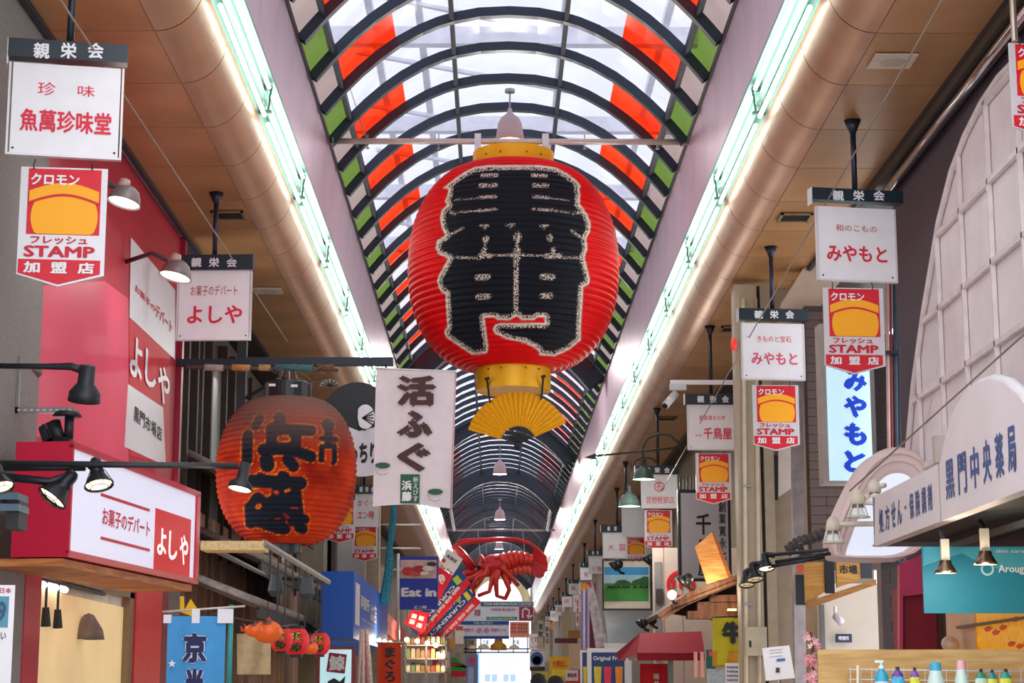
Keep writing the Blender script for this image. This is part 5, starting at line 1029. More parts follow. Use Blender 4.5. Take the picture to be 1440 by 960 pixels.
for i, c in enumerate('処方せん・保険調剤'):
    x0 = 1236 + 8.55 * i; y0 = 716 - 4.4 * i; f.text(c, x0 + (2 if c == '・' else 0), y0 if c != '・' else y0 + 13, x0 + (5 if c == '・' else 7.3), y0 + 32 + .5 * i if c != '・' else y0 + 17, PB, -.004, .03)
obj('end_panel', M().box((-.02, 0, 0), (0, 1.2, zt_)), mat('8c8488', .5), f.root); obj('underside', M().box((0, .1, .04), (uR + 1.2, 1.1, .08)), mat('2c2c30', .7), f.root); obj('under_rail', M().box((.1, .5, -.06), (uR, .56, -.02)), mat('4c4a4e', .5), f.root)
obj('joint_line', M().box((f.uv(1322, 700)[0] - .004, -.003, 0), (f.uv(1322, 700)[0] + .004, 0, zt_)), mat('857d82', .5), f.root)
f = Frame('sign_hardware', 'small pale bracket block on the arched screen edge', 'bracket', 1315, 650, Y=17.0); f.box('block', 1315, 612, 1332, 650, mat('cfc4bc', .5), 0, .12)
def reflector_lamp(px, py, Y, wpx, label):
    p = at(px, py, Y); S = wpx * Y / FPX / 2; t = thing('reflector_lamp', label, 'lamp', p, 0, 'reflector lamps under the pharmacy sign')
    obj('reflector', M().lathe([(.5 * S, 1.1 * S), (.55 * S, .8 * S), (.85 * S, .3 * S), (1.0 * S, 0), (.95 * S, 0), (.5 * S, .8 * S)], 24), mat('6a5a50', .2, .9), t, True)
    obj('lit_face', M().lathe([(0, .06 * S), (.96 * S, .03 * S)], 24), mat('ffe0b4', .4, em=2.2, var=0), t); obj('socket', M().box((-.35 * S, -.2 * S, 1.0 * S), (.35 * S, .2 * S, 2.9 * S)), mat('b5b0a4', .4), t); obj('bracket', M().tube([(0, .0, 2.8 * S), (0, .1, 3.6 * S)], .02, 6), INK, t)
reflector_lamp(1330, 806, 13.9, 33, 'warm reflector lamp left of the pair below the pharmacy sign'); reflector_lamp(1386, 794, 13.6, 35, 'warm reflector lamp right of the pair below the pharmacy sign')
# teal banner
f = Frame('teal_banner', 'teal skin-care banner with pale ridge and round logo reading Arouge', 'banner', 1297, 862, Y=14.3)
f.box('cloth', 1298, 768, 1450, 862, mat('0f7f9c', .6, var=.04), 0, .02); f.poly('pale_ridge', [(1298, 769), (1298, 796), (1330, 785), (1353, 778), (1375, 790), (1405, 800), (1449, 809), (1449, 769)], mat('3fa0b4', .6, var=.1), -.006, 0)
f.text('Arouge', 1403, 794, 1446, 808, WHITE, -.012, .015); u0, v0 = f.uv(1388, 800); obj('round_logo', M().lathe([(.035, 0), (.05, 0)], 24, (u0, -.01, v0), Matrix.Rotation(PI / 2, 3, 'X')), mat('a9d4dc', .6), f.root); f.text('skin care', 1400, 772, 1440, 777, WHITE, -.012, .01)
# magenta wall and orange picture
f = Frame('wall_right_magenta', 'magenta shop wall with a deep red recess beside the brick pillar', None, 1265, 965, Y=18.3, kind='structure')
f.poly('magenta_face', [(1265, 793), (1298, 778), (1298, 835), (1270, 838), (1270, 985), (1265, 985)], mat('c43c64', .5), 0, .1); f.box('red_recess', 1269, 825, 1322, 985, mat('8a1028', .6), .05, .4); f.box('brown_jamb', 1320, 840, 1331, 985, mat('4a2c20', .5), -.05, .2)
f = Frame('flower_picture', 'bright orange leaf-and-flower wall picture under the teal banner', 'picture', 1372, 930, X=4.12, rz=-90)
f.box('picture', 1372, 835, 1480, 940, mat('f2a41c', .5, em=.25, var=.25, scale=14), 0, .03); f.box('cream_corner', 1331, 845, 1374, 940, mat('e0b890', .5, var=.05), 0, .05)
for cx, cy in ((1385, 884), (1396, 889), (1406, 882), (1418, 905), (1430, 908), (1440, 902), (1425, 870)):
    f.poly('leaf_print', [(cx, cy), (cx + 5, cy - 4), (cx + 11, cy - 2), (cx + 7, cy + 3), (cx + 3, cy + 4)], mat('e8501c', .5), -.01, 0)
f.poly('frame_bar', [(1352, 880), (1450, 866), (1450, 870), (1352, 884)], mat('5c3a28', .5), -.05, -.02)
u0, v0 = f.uv(1366, 907); obj('wall_lamp', M().cyl((u0 - .3, -.12, v0 + .02), (u0 + .1, -.2, v0), .07, 18), mat('d8b898', .4), f.root, True)
# timber signs
f = Frame('timber_sign_row', 'row of tan wooden shop signs left of the brick pillar', 'sign', 1130, 850, Y=22.4)
f.poly('wood_board', [(1131, 790), (1159, 790), (1160, 832), (1133, 848)], wood_mat('a8742c', 'c08c40'), 0, .05); f.poly('wood_board', [(1176, 790), (1210, 790), (1210, 815), (1177, 826)], wood_mat('a8742c', 'c8964a'), 0, .05); f.poly('wood_beam', [(1134, 846), (1232, 814), (1232, 822), (1136, 856)], wood_mat('8a5a28', 'a87438'), -.02, .06)
f.box('black_board', 1160, 788, 1173, 834, INK, -.02, .03); f.box('dark_board', 1211, 790, 1226, 813, mat('2c3038', .5), -.02, .03); f.text('市場', 1180, 794, 1206, 807, INK, -.006, .03)
f = Frame('wall_right_lobby', 'cream lobby wall seen under the wooden signs', None, 1152, 965, Y=23.4, kind='structure')
f.box('cream_wall', 1152, 820, 1262, 985, mat('d0c4b4', .6, var=.03), 0, .1); f.box('grey_jamb', 1154, 850, 1160, 985, mat('6c6a6c', .5), -.05, 0); f.box('brown_wall', 1092, 800, 1156, 985, mat('5c4030', .7, var=.3, scale=4), 2.6, 2.7); f.box('orange_wood_panel', 1094, 872, 1150, 985, wood_mat('6a4020', 'b07a44'), 2.5, 2.6)
f = Frame('security_camera', 'small white dome camera on the cream lobby wall', 'camera', 1168, 885, Y=23.2); u0, v0 = f.uv(1175, 872); obj('body', M().cyl((u0, 0, v0 + .05), (u0 + .05, -.12, v0 - .03), .045, 12), WHITEM, f.root, True); obj('bracket', M().cyl((u0, 0, v0 + .05), (u0, 0, v0 + .17), .02, 8), WHITEM, f.root)
f = Frame('name_plate', 'small navy plate with white characters on the cream lobby wall', 'sign', 1175, 903, Y=23.3); f.box('plate', 1175, 891, 1198, 903, mat('1c2c54', .5), 0, .02); f.text('喫煙所', 1179, 894, 1194, 900, WHITE, -.004, .03)
# white notice on stand
f = Frame('notice_stand', 'tilted white price notice on a thin stand at lower right of centre', 'notice', 1075, 955, Y=14.5)
f.poly('board', [(1072, 911), (1110, 907), (1118, 953), (1077, 957)], WHITE, 0, .015); f.text('薬', 1090, 938, 1097, 946, INK, -.006, .03); f.poly('blue_print', [(1092, 926), (1104, 925), (1104, 929), (1092, 930)], mat('3c74b4', .6), -.006, 0)
for y in (913, 917, 922): f.poly('text_line', [(1082, y + 1), (1100, y - 1), (1100, y), (1082, y + 2)], mat('a8a8b0', .6), -.004, 0)
u0, v0 = f.uv(1096, 955); obj('stand', M().cyl((u0, .02, v0), (u0, .02, -f.o.z), .012, 8).box((u0 - .15, -.13, -f.o.z), (u0 + .15, .17, -f.o.z + .02)), STEEL, f.root)
# cherry blossom spray
p0 = at(1148, 990, 13.6); t = thing('blossom_branch', 'spray of artificial pink cherry blossom at the counter end', 'flowers', (p0.x, p0.y, 0))
bp = [at(*q, 13.6) - t.location for q in ((1152, 1010), (1148, 960), (1142, 925), (1143, 900), (1140, 888))]; obj('twig', M().tube([Vector((bp[0].x, bp[0].y, 0))] + bp, .01, 6), mat('5a3c2c', .7), t)
fm_ = M()
for k_ in range(5):
    a = 2 * PI * k_ / 5; fm_.add([(0, 0, 0), (.02 * math.cos(a - .45), -.006, .02 * math.sin(a - .45)), (.032 * math.cos(a), -.012, .032 * math.sin(a)), (.02 * math.cos(a + .45), -.006, .02 * math.sin(a + .45))], [(0, 1, 2, 3)])
fmesh = mesh('blossom', fm_, mat('f0a4b0', .6, var=.1)); fmesh2 = mesh('blossom', fm_, mat('f7d0d4', .6, var=.05))
for cx, cy, n_ in ((1142, 897, 7), (1147, 907, 7), (1139, 927, 8), (1146, 930, 6), (1146, 950, 12), (1140, 956, 10), (1150, 962, 8)):
    for k_ in range(n_):
        o = link('blossom', random.choice((fmesh, fmesh2)), t, at(cx + random.gauss(0, 4), cy + random.gauss(0, 4), 13.6 + random.uniform(-.05, .05)) - t.location); o.rotation_euler = (random.uniform(-.8, .8), random.uniform(0, 6), random.uniform(-.8, .8))
# counter and bottles
f = Frame('display_counter', 'light wooden back board and shelf of the pharmacy counter', 'counter', 1152, 985, Y=12.6, rz=-1.5)
u1, v1 = f.uv(1500, 985); ub_ = f.uv(1152, 913)[1]; obj('back_board', M().box((0, 0, -f.o.z), (u1, .05, ub_)), TANWOOD, f.root)
obj('shelf', M().box((.1, -.45, -.04), (u1, 0, -.01)), TANWOOD, f.root); zs_ = f.o.z - .01; obj('front_board', M().box((.1, -.45, -f.o.z), (u1, -.4, -.04)), TANWOOD, f.root)
f = Frame('wire_basket', 'white wire rail along the pharmacy shelf behind the bottles', 'basket', 1192, 985, Y=12.45)
for yy in (941, 955, 970): f.tube('wire', [(1194, yy), (1500, yy + 4)], .005, WHITEM, 0, 6)
for k_ in range(20): f.tube('upright_wire', [(1196 + 15 * k_, 938 + .2 * k_), (1196 + 15 * k_, 992)], .003, WHITEM, 0, 5)
f.tube('side_post', [(1206, 935), (1206, 992)], .01, mat('e8d8b8', .4), -.01, 8)
def bottle(px, top, wpx, c, capc, label, kind, Y=12.22):
    p = at(px, top, Y); S = wpx * Y / FPX / 2; h = p.z - zs_; t = thing('bottle', label, 'bottle', (p.x, Y, zs_), 0, 'bottles on the pharmacy shelf')
    bt = mat(c, .3, var=.04); cp = mat(capc, .4)
    if kind == 'pump':
        obj('body', M().lathe([(0, 0), (S, 0), (1.02 * S, .6 * h), (.9 * S, .68 * h), (.42 * S, .76 * h), (.4 * S, .8 * h)], 24), bt, t, True); obj('collar', M().lathe([(.42 * S, .8 * h), (.46 * S, .86 * h), (.2 * S, .88 * h), (.15 * S, .94 * h)], 20), cp, t, True)
        obj('pump_head', M().box((-.95 * S, -.2 * S, .94 * h), (.3 * S, .2 * S, h)), cp, t); obj('label_print', M().lathe([(1.03 * S, .2 * h), (1.03 * S, .5 * h)], 24), mat('c8e8f0', .5), t)
    elif kind == 'pouch':
        obj('body', M().lathe([(0, 0), (S, .02 * h), (1.0 * S, .5 * h), (.85 * S, .78 * h), (.3 * S, .9 * h)], 20), bt, t, True); t.scale = (1, .5, 1); obj('cap', M().lathe([(0, h), (.28 * S, h), (.32 * S, .88 * h), (.0, .88 * h)], 16), cp, t)
        obj('label_print', M().lathe([(1.01 * S, .1 * h), (1.01 * S, .5 * h), (.9 * S, .72 * h)], 20), mat({'6a3c98': '48b0d8', '2a8c6c': 'bfe8c8'}.get(c, 'e8d838'), .4, var=.5, scale=30), t)
    else:
        obj('body', M().lathe([(0, 0), (S, 0), (1.0 * S, .5 * h), (.75 * S, .7 * h), (.7 * S, .78 * h)], 24), bt, t, True); obj('cap', M().lathe([(.7 * S, .78 * h), (.62 * S, .97 * h), (.3 * S, h), (0, h)], 20), cp, t, True)
bottle(1239, 928, 19, '35a8c8', 'dff0f4', 'blue pump bottle at the left of the pharmacy shelf', 'pump'); bottle(1262, 937, 19, '6a3c98', '2a2430', 'purple refill pouch beside the blue pump bottle', 'pouch'); bottle(1286, 938, 15, '7c4ca0', '2a2430', 'narrow purple and yellow pouch second from the pump bottle', 'pouch')
bottle(1315, 930, 24, 'cfe8e0', '48b0d0', 'pale plastic-wrapped bottle with a blue cap', 'cap'); bottle(1351, 928, 19, 'cfeadc', 'f0b4c0', 'pale green bottle with a pink cap', 'cap')
bottle(1379, 940, 18, '2a8c6c', '20282c', 'green pouch, first of the three beside the pink-capped bottle', 'pouch'); bottle(1395, 941, 15, '1f8490', '20282c', 'teal pouch in the middle of the three at the shelf right', 'pouch'); bottle(1414, 940, 18, '2a9480', '20282c', 'green pouch last of the three at the shelf right', 'pouch')
# ================================================================ middle distance
def ctext(f, tx, p0, p1, h, mt, y, bold=.03):
    """lettering running from pixel p0 to p1 with height h pixels, on the frame's plane"""
    a = Vector(f.uv(*p0)); b = Vector(f.uv(*p1)); d = b - a; L_ = d.length; d.normalize(); nrm = Vector((-d.y, d.x)); hh = h * f.o.y / FPX
    m = textm(M(), tx, 0, 0, L_, hh, y, bold); m.v = [((a + d * x + nrm * z).x, yy, (a + d * x + nrm * z).y) for x, yy, z in m.v]; return obj('lettering', m, mt, f.root)
f = Frame('hanging_board', 'blue hanging board with a sushi picture reading Eat in', 'sign', 561, 857, Y=44)
f.box('board', 561, 782, 616, 857, mat('1638b0', .45, var=.04), 0, .04); f.box('photo_print', 563, 787, 614, 813, mat('d8b8b4', .5, var=.2, scale=5), -.01, 0)
for (x, y, rx, ry, c) in ((574, 803, 9, 6, 'c82c34'), (590, 800, 10, 5, 'b42a30'), (585, 806, 8, 4, 'd85048'), (602, 799, 8, 4, 'f0e4e4'), (597, 806, 6, 3, 'f4ecec'), (607, 793, 7, 3, '3a2c2c')): f.poly('food_print', ell(x, y, rx, ry, n=14), mat(c, .5), -.02 - .0005 * x / 10, -.01)
f.text('Eat in', 564, 826, 614, 839, WHITE, -.01, .06); f.text('エン時', 582, 851, 600, 856, WHITE, -.01, .03); f.tube('white_pole', [(560, 778), (560, 912)], .035, WHITEM, -.03)
f = Frame('exchange_flag', 'blue and red diagonal banner reading CURRENCY EXCHANGE, the lower one', 'banner', 590, 920, Y=47)
RB = mat('e01830', .6); NB = mat('1a4898', .6)
f.poly('blue_band', [(655, 824), (668, 838), (600, 907), (586, 894)], NB, 0, .02); f.poly('red_band', [(668, 838), (677, 846), (606, 918), (600, 907)], RB, 0, .02)
ctext(f, 'CURRENCY', (652, 842), (602, 893), 5.2, WHITE, -.01); ctext(f, 'EXCHANGE', (645, 836), (596, 887), 5.2, WHITE, -.01); ctext(f, '外貨両替機', (611, 910), (668, 851), 5, mat('f8d0d0', .6), -.01)
f.poly('emblem', [(651, 835), (656, 831), (663, 840), (658, 845)], mat('e8e040', .5), -.012, 0); f.poly('emblem', ell(645, 844, 3, 3, n=12), mat('9ad84c', .5), -.012, 0)
f = Frame('exchange_flag', 'blue and red diagonal banner reading CURRENCY EXCHANGE, the upper one', 'banner', 575, 905, Y=46.6)
f.poly('blue_band', [(644, 798), (656, 812), (586, 893), (574, 880)], NB, 0, .02); f.poly('red_band', [(656, 812), (662, 820), (592, 902), (586, 893)], RB, 0, .02)
ctext(f, 'CURRENCY', (637, 822), (588, 878), 5.2, WHITE, -.01); ctext(f, '外貨両替機', (596, 888), (648, 826), 5, mat('f8d0d0', .6), -.01); f.poly('emblem', [(636, 814), (643, 808), (650, 817), (643, 823)], mat('b8d848', .5), -.012, 0)
f = Frame('tax_free_flag', 'white and red tilted shop flag reading Tax Free above the exchange banners', 'banner', 612, 835, Y=46.2)
f.poly('white_card', [(629, 770), (651, 786), (637, 808), (617, 795)], WHITE, 0, .02); f.poly('red_card', [(616, 796), (637, 809), (617, 845), (600, 832)], RB, 0, .02); ctext(f, '免税店', (627, 783), (641, 792), 5, INK, -.01, .03); ctext(f, 'Tax Free', (618, 797), (636, 808), 4, RB, -.01, .03); f.poly('round_mark', ell(624, 788, 3, 3, n=12), RB, -.01, 0); ctext(f, '免', (612, 814), (622, 822), 12, WHITE, -.01, .05)
f = Frame('payment_flag', 'red flag with a grid of white payment squares below the Eat in board', 'banner', 566, 888, Y=46.0)
f.poly('red_card', [(580, 857), (605, 862), (594, 890), (568, 876)], RB, 0, .02)
for (x, y) in ((580, 862), (590, 865), (577, 870), (587, 875)): f.poly('white_square', [(x, y), (x + 7, y + 2), (x + 5, y + 8), (x - 2, y + 6)], WHITE, -.01, 0)
# second bar and the lobster
LYY = 86.0
x0 = at(628, 745, LYY).x; x1 = at(780, 745, LYY).x; zb2 = at(700, 745, LYY).z
bar2 = thing('hanging_bar', 'thin steel bar spanning the vault above the red lobster', 'bar', ((x0 + x1) / 2, LYY, zb2)); hw = (x1 - x0) / 2
obj('pipe', M().cyl((-hw, 0, 0), (hw, 0, 0), .05, 10), STEEL, bar2, True)
for sx in (-1, 1): obj('hanger', M().tube([(sx * hw * .86, 0, 0), (sx * hw * .97, -14, 1.9)], .07, 8), mat('b4aab4', .4, .3), bar2, True)
LR = mat('c81820', .35, var=.25, scale=1.5); LR2 = mat('d83428', .35, var=.2, scale=2); lo = at(700, 795, LYY); s1 = LYY / FPX * .983
lob = thing('lobster_model', 'giant red spiny lobster model hanging over the arcade', 'lobster model', lo)
def L_(px, py, y=0): p = at(px, py, LYY) - lo; return Vector((p.x, y, p.z))
obj('carapace', M().tube([L_(672, 806), L_(680, 800), L_(692, 795), L_(705, 794), L_(712, 795)], [.15, .42, .52, .5, .42], 16), LR, lob, True)
tp = [L_(x, y) for x, y in ((708, 791), (715, 788), (722, 786), (729, 785), (736, 785), (743, 786), (749, 788))]
for k_ in range(6): obj('abdomen_segment', M().tube([tp[k_], tp[k_] + (tp[k_ + 1] - tp[k_]) * .8, tp[k_ + 1] + (tp[k_ + 1] - tp[k_]) * .15], [.40 - .03 * k_, .44 - .03 * k_, .3 - .03 * k_], 14), LR2, lob, True)
for k_ in range(5): obj('swimmeret', M().tube([tp[k_ + 1] + Vector((0, 0, -.3)), tp[k_ + 1] + Vector((.08, 0, -.55)), tp[k_ + 1] + Vector((.12, 0, -.75))], [.12, .16, .03], 8), mat('e85040', .4), lob, True)
for a, b, c in (((748, 786), (768, 784), (770, 797)), ((748, 788), (771, 797), (767, 805)), ((748, 790), (766, 806), (758, 813)), ((748, 791), (757, 813), (750, 810)), ((747, 785), (752, 769), (768, 784))):
    m = M(); q = [L_(*a), L_(*b), L_(*c)]; m.add([tuple(q[0] + Vector((0, -.04, 0))), tuple(q[1] + Vector((0, -.25, 0))), tuple(q[2] + Vector((0, -.2, 0))), tuple(q[0] + Vector((0, .06, 0))), tuple(q[1] + Vector((0, -.17, 0))), tuple(q[2] + Vector((0, -.12, 0)))], [(0, 1, 2), (5, 4, 3), (0, 3, 4, 1), (1, 4, 5, 2), (2, 5, 3, 0)]); obj('tail_fan_blade', m, LR, lob)
obj('antenna', M().tube([L_(666, 800), L_(650, 780), L_(640, 768), L_(646, 763), L_(660, 761, -.2), L_(700, 759, -.4), L_(725, 759, -.4), L_(745, 764, -.2), L_(757, 772), L_(768, 783)], [.2, .22, .18, .15, .13, .11, .1, .08, .07, .04], 8), LR, lob, True)
obj('antenna', M().tube([L_(668, 803), L_(655, 806), L_(640, 818, -.4), L_(628, 835, -.8)], [.18, .15, .1, .05], 8), LR, lob, True)
for pts in ([(676, 798), (690, 785), (684, 805), (672, 822), (665, 830)], [(690, 800), (684, 808), (672, 812), (664, 826), (668, 838)], [(697, 802), (692, 815), (688, 832), (672, 838)], [(701, 802), (697, 818), (699, 838), (711, 842)], [(705, 800), (713, 820), (716, 830), (710, 843)],
            [(706, 796), (712, 806), (722, 815), (729, 824)], [(703, 790), (708, 800), (718, 808), (716, 822)], [(680, 804), (664, 812), (652, 816)], [(684, 795), (676, 782), (671, 792)], [(697, 788), (704, 782), (709, 792), (707, 803)]):
    obj('leg', M().tube([L_(*q, random.uniform(-.5, -.2)) for q in pts], [.16, .13, .1, .09, .06][:len(pts)] if len(pts) > 3 else [.14, .1, .06], 8), LR2, lob, True)
for k_ in range(8): q = L_(680 + 4 * k_, 789 - .3 * k_); obj('spine', M().cyl(q, q + Vector((-.05, -.1, .2)), .05, 6, .005), LR2, lob)
for sx in (-.25, .1): obj('eye', M().lathe([(0, .1), (.08, .07), (.1, 0), (.07, -.07), (0, -.1)], 10, L_(673, 797, sx)), INK, lob, True)
m = M(); fan_ = [(747, 785), (752, 770), (760, 774), (768, 784), (771, 796), (770, 804), (766, 803), (765, 810), (758, 813), (750, 808), (747, 792)]
m.prism([(L_(*q).x, L_(*q).z) for q in fan_], -.02, .08); obj('tail_web', m, LR, lob)
for q in ((672, 746), (735, 746)): obj('hanging_wire', M().cyl(L_(q[0], q[1]), L_(q[0] + 4, 790), .015, 5), STEEL, lob)
# information centre boards at the far end
f = Frame('information_board', 'wide white information centre board with a magenta arrow mark', 'sign', 652, 873, Y=100)
f.box('board', 651, 845, 751, 873, mat('dfe3ee', .5, var=.05), 0, .1); f.box('teal_strip', 676, 846, 749, 852, mat('2c6478', .5), -.03, 0); f.text('TION INFORMATION CENTER', 680, 847, 748, 851, WHITE, -.05, .02); f.box('magenta_mark', 730, 853, 750, 872, mat('a8204c', .5), -.03, 0)
m = M(); strokes(m, f, [[(735, 868), (735, 858), (739, 855), (744, 858), (744, 868)], [(741, 865), (744, 869), (748, 865)]], .04, -.05); obj('arrow_print', m, WHITE, f.root); f.box('green_strip', 684, 867, 727, 871, mat('3c9060', .5), -.03, 0); f.text('Exchange machine', 688, 868, 724, 870.5, WHITE, -.05); f.text('外貨両替 観光案内所', 690, 855, 725, 859, mat('b06078', .5), -.03); f.text('両替', 667, 856, 676, 866, mat('b04068', .5), -.03)
f = Frame('information_board', 'blue bordered white board below the information centre board', 'sign', 644, 899, Y=99)
f.box('board', 644, 873, 716, 898, mat('dfe0ee', .5), 0, .1); f.box('blue_strip', 644, 873, 716, 878, NB, -.03, 0); f.box('blue_strip', 644, 894, 716, 898, NB, -.03, 0); f.text('外国人観光案内', 666, 874, 693, 877.5, mat('9ad0c8', .5), -.05); f.text('手荷物預かり', 647, 883, 666, 888, mat('a84c94', .5), -.03); f.text('休憩所トイレ', 690, 883, 712, 888, mat('a84c94', .5), -.03)
for x in (674, 684): f.poly('round_mark', ell(x, 886, 4, 4, n=12), mat('c890c8', .5), -.03, 0)
f = Frame('menu_board', 'salmon coloured menu board right of the blue bordered board', 'sign', 717, 897, Y=98); f.box('board', 717, 874, 744, 896, mat('eca088', .6, var=.08), 0, .08)
for k_ in range(3): f.text('鮮魚', 719, 876 + 5 * k_, 726, 880 + 5 * k_, RED, -.02); f.text('刺身定食', 728, 876 + 5 * k_, 742, 880 + 5 * k_, mat('a83c2c', .5), -.02)
f = Frame('frame_railing', 'dark frame with beige lamp domes below the information boards', 'railing', 652, 920, Y=101)
for yy in (912, 917): f.tube('rail', [(652, yy), (744, yy)], .035, INK)
for x in (655, 676, 701, 722, 742): f.tube('upright', [(x, 896), (x, 918)], .03, INK)
for x, wv in ((664, 6), (680, 9), (723, 8)):
    u0, v0 = f.uv(x, 912); R_ = wv * 101 / FPX; obj('dome', M().lathe([(R_, 0), (.8 * R_, .4 * R_), (.4 * R_, .7 * R_), (0, .8 * R_)], 14, (u0, .1, v0)), mat('e6d6bc', .5), f.root, True)
u0, v0 = f.uv(701, 914); obj('golden_hat', M().lathe([(.45, 0), (.42, .25), (.22, .4), (.2, .65), (.28, .75), (0, .8)], 18, (u0, -.3, v0)), mat('c8901c', .4, .2), f.root, True)
for x in (662, 683, 726): f.text('市場', x - 4, 899, x + 4, 907, mat('5a4a40', .6), .05, .03)
# bright street beyond
wallbox('wall_street_end', (-8, 190, 0), (9, 191, 9), mat('dfe6f2', .7, var=.06), 'pale building closing the bright street beyond the arcade')
f = Frame('street_windows', 'row of blue shop windows on the pale far building', 'window', 680, 960, Y=189.5)
for k_ in range(4): f.box('pane', 682 + 10 * k_ + (6 if k_ > 1 else 0), 948, 689 + 10 * k_ + (6 if k_ > 1 else 0), 958, mat('7c94c8', .3), 0, .1)
f.box('pink_lintel', 682, 944, 734, 946, mat('d8b8d0', .5), -.05, .1); f.box('blue_pillar', 670, 918, 674, 965, mat('5c88b8', .5), -.1, .1); f.box('grey_sign', 686, 930, 730, 936, mat('a8bcd8', .5), -.05, .1)
wallbox('wall_end_left', (-4.1, 140.2, 0), (-1.4, 141, 6.9), mat('b8a898', .7, var=.3, scale=1.5), 'pale shop front beside the far left of the street opening')
wallbox('wall_end_right', (2.6, 140.2, 0), (4.3, 141, 6.9), mat('b8a898', .7, var=.3, scale=1.5), 'pale shop front beside the far right of the street opening')
# boards on the right at the far end
def board(name, label, cat, x0, y0, x1, y1, Y, c, extra=(), rz=0):
    f = Frame(name, label, cat, x0, y1, Y=Y, rz=rz); f.box('board', x0, y0, x1, y1, mat(c, .5, var=.06), 0, .06)
    for e in extra:
        if e[0] == 't': f.text(e[1], *e[2:6], mat(e[6], .5), -.012, .03, len(e) > 7)
        elif e[0] == 'o': f.poly('round_print', ell(*e[1:5], n=18), mat(e[5], .5), -.01, 0)
        else: f.box('colour_block', *e[1:5], mat(e[5], .5), -.01, 0)
    return f
board('shop_board', 'white food poster with red and black writing right of the menu board', 'sign', 744, 891, 771, 913, 92, 'e6dcdc', [('t', 'くけ', 747, 894, 757, 904, 'a82c3c'), ('t', '名物', 759, 893, 766, 902, '2c2830'), ('b', 763, 900, 769, 912, 'c87848'), ('t', '一、〇〇〇', 747, 907, 761, 911, 'c84050')])
board('shop_board', 'white poster with a blue oval dish picture', 'sign', 745, 915, 766, 938, 90, 'dcdce4', [('o', 755, 926, 9, 10, '3c5ca0'), ('o', 755, 928, 6, 6, 'b8a888'), ('b', 745, 937, 766, 943, '3c2c28')])
board('shop_board', 'yellow board with green and black characters at the bottom centre', 'sign', 755, 944, 771, 975, 88, 'e2d23c', [('t', '名物', 758, 947, 767, 970, '2c3c2c', 1)])
board('shop_board', 'bright yellow and red tilted flag beside the small shops', 'sign', 773, 923, 801, 955, 70, 'f4b81c', [('t', '大売出し', 777, 928, 798, 938, 'd83020'), ('b', 776, 941, 799, 950, 'f8d838')])
board('shop_board', 'white notice with red edge below the yellow flag', 'sign', 795, 942, 816, 975, 62, 'ece4e0', [('b', 813, 942, 816, 975, 'c82c34'), ('t', '鮮魚焼', 798, 946, 811, 952, '8a1c24'), ('b', 795, 957, 813, 975, 'c8402c')])
board('shop_board', 'grey vertical sign leaning out above the food poster', 'sign', 756, 872, 764, 912, 86, 'c4bcb4', [('t', '漬物', 757, 876, 763, 896, '4c4448', 1)], 0)
board('shop_board', 'pale vertical sign with dark figures right of the grey one', 'sign', 766, 874, 773, 930, 82, 'd4ccc4', [('t', '鮮魚店', 767, 880, 772, 905, '6c4c4c', 1)])
board('shop_board', 'white square sign with pink 大 characters between the small hanging signs', 'sign', 806, 836, 818, 860, 76, 'e8dcdc', [('t', '松', 808, 840, 815, 847, 'd83c50')])
board('shop_board', 'narrow red and white vertical sign beside the striped shutter', 'sign', 810, 838, 814, 880, 60, 'ece0dc', [('t', '焼肉鶴', 811, 842, 813.5, 876, 'c82c3c', 1)])
board('shop_board', 'brown wooden shop board under the far small signs', 'sign', 799, 886, 816, 897, 66, 'a87438')
board('shop_board', 'beige shop pier between the far small signs', 'pier', 790, 860, 804, 960, 80, 'b4a084')
board('shop_board', 'dark red canopy edge over the far right stalls', 'awning', 780, 897, 812, 904, 74, '5c1c24')
board('shop_board', 'pale beige stall front below the dark red canopy', 'stall', 800, 905, 818, 940, 73, 'c8a890')
board('shop_board', 'cream shop front above the flags at the far left', 'sign', 640, 878, 652, 905, 92, 'd8ccc4', [('b', 641, 880, 651, 886, 'c04858')])
board('shop_board', 'white and pink poster left of the blue bordered board', 'sign', 624, 878, 636, 897, 84, 'dcb8c0', [('t', '免税', 625, 881, 635, 889, 'b82c44')])
board('shop_board', 'small orange sign on the far left pier', 'sign', 632, 898, 640, 911, 80, 'e49a3c')
board('shop_board', 'crimson shop curtain at the far left', 'curtain', 608, 912, 617, 935, 62, 'b01c4c')
board('shop_board', 'white and pink striped cloth beside the crimson curtain', 'curtain', 617, 916, 632, 938, 66, 'ecd4d8', [('b', 619, 916, 621, 938, 'd86c80'), ('b', 625, 916, 627, 938, 'd86c80')])
board('shop_board', 'violet panel with a pink phone poster left of the bright street', 'sign', 655, 920, 672, 965, 88, '7c94cc', [('b', 660, 924, 668, 934, 'd84c74'), ('b', 658, 938, 666, 960, 'b8c4e4')])
f = Frame('striped_awning', 'red green and white striped stall awning left of centre', 'awning', 634, 950, Y=60)
f.poly('green_stripe', [(634, 924), (640, 924), (657, 938), (634, 930)], mat('2c9444', .7), 0, .05); f.poly('red_stripe', [(634, 930), (657, 936), (657, 939), (634, 936)], mat('c4202c', .7), 0, .05); f.box('green_stripe', 634, 936, 655, 943, mat('1fa03c', .7), 0, .05); f.box('red_stripe', 634, 943, 655, 951, mat('c8182c', .7), 0, .05)
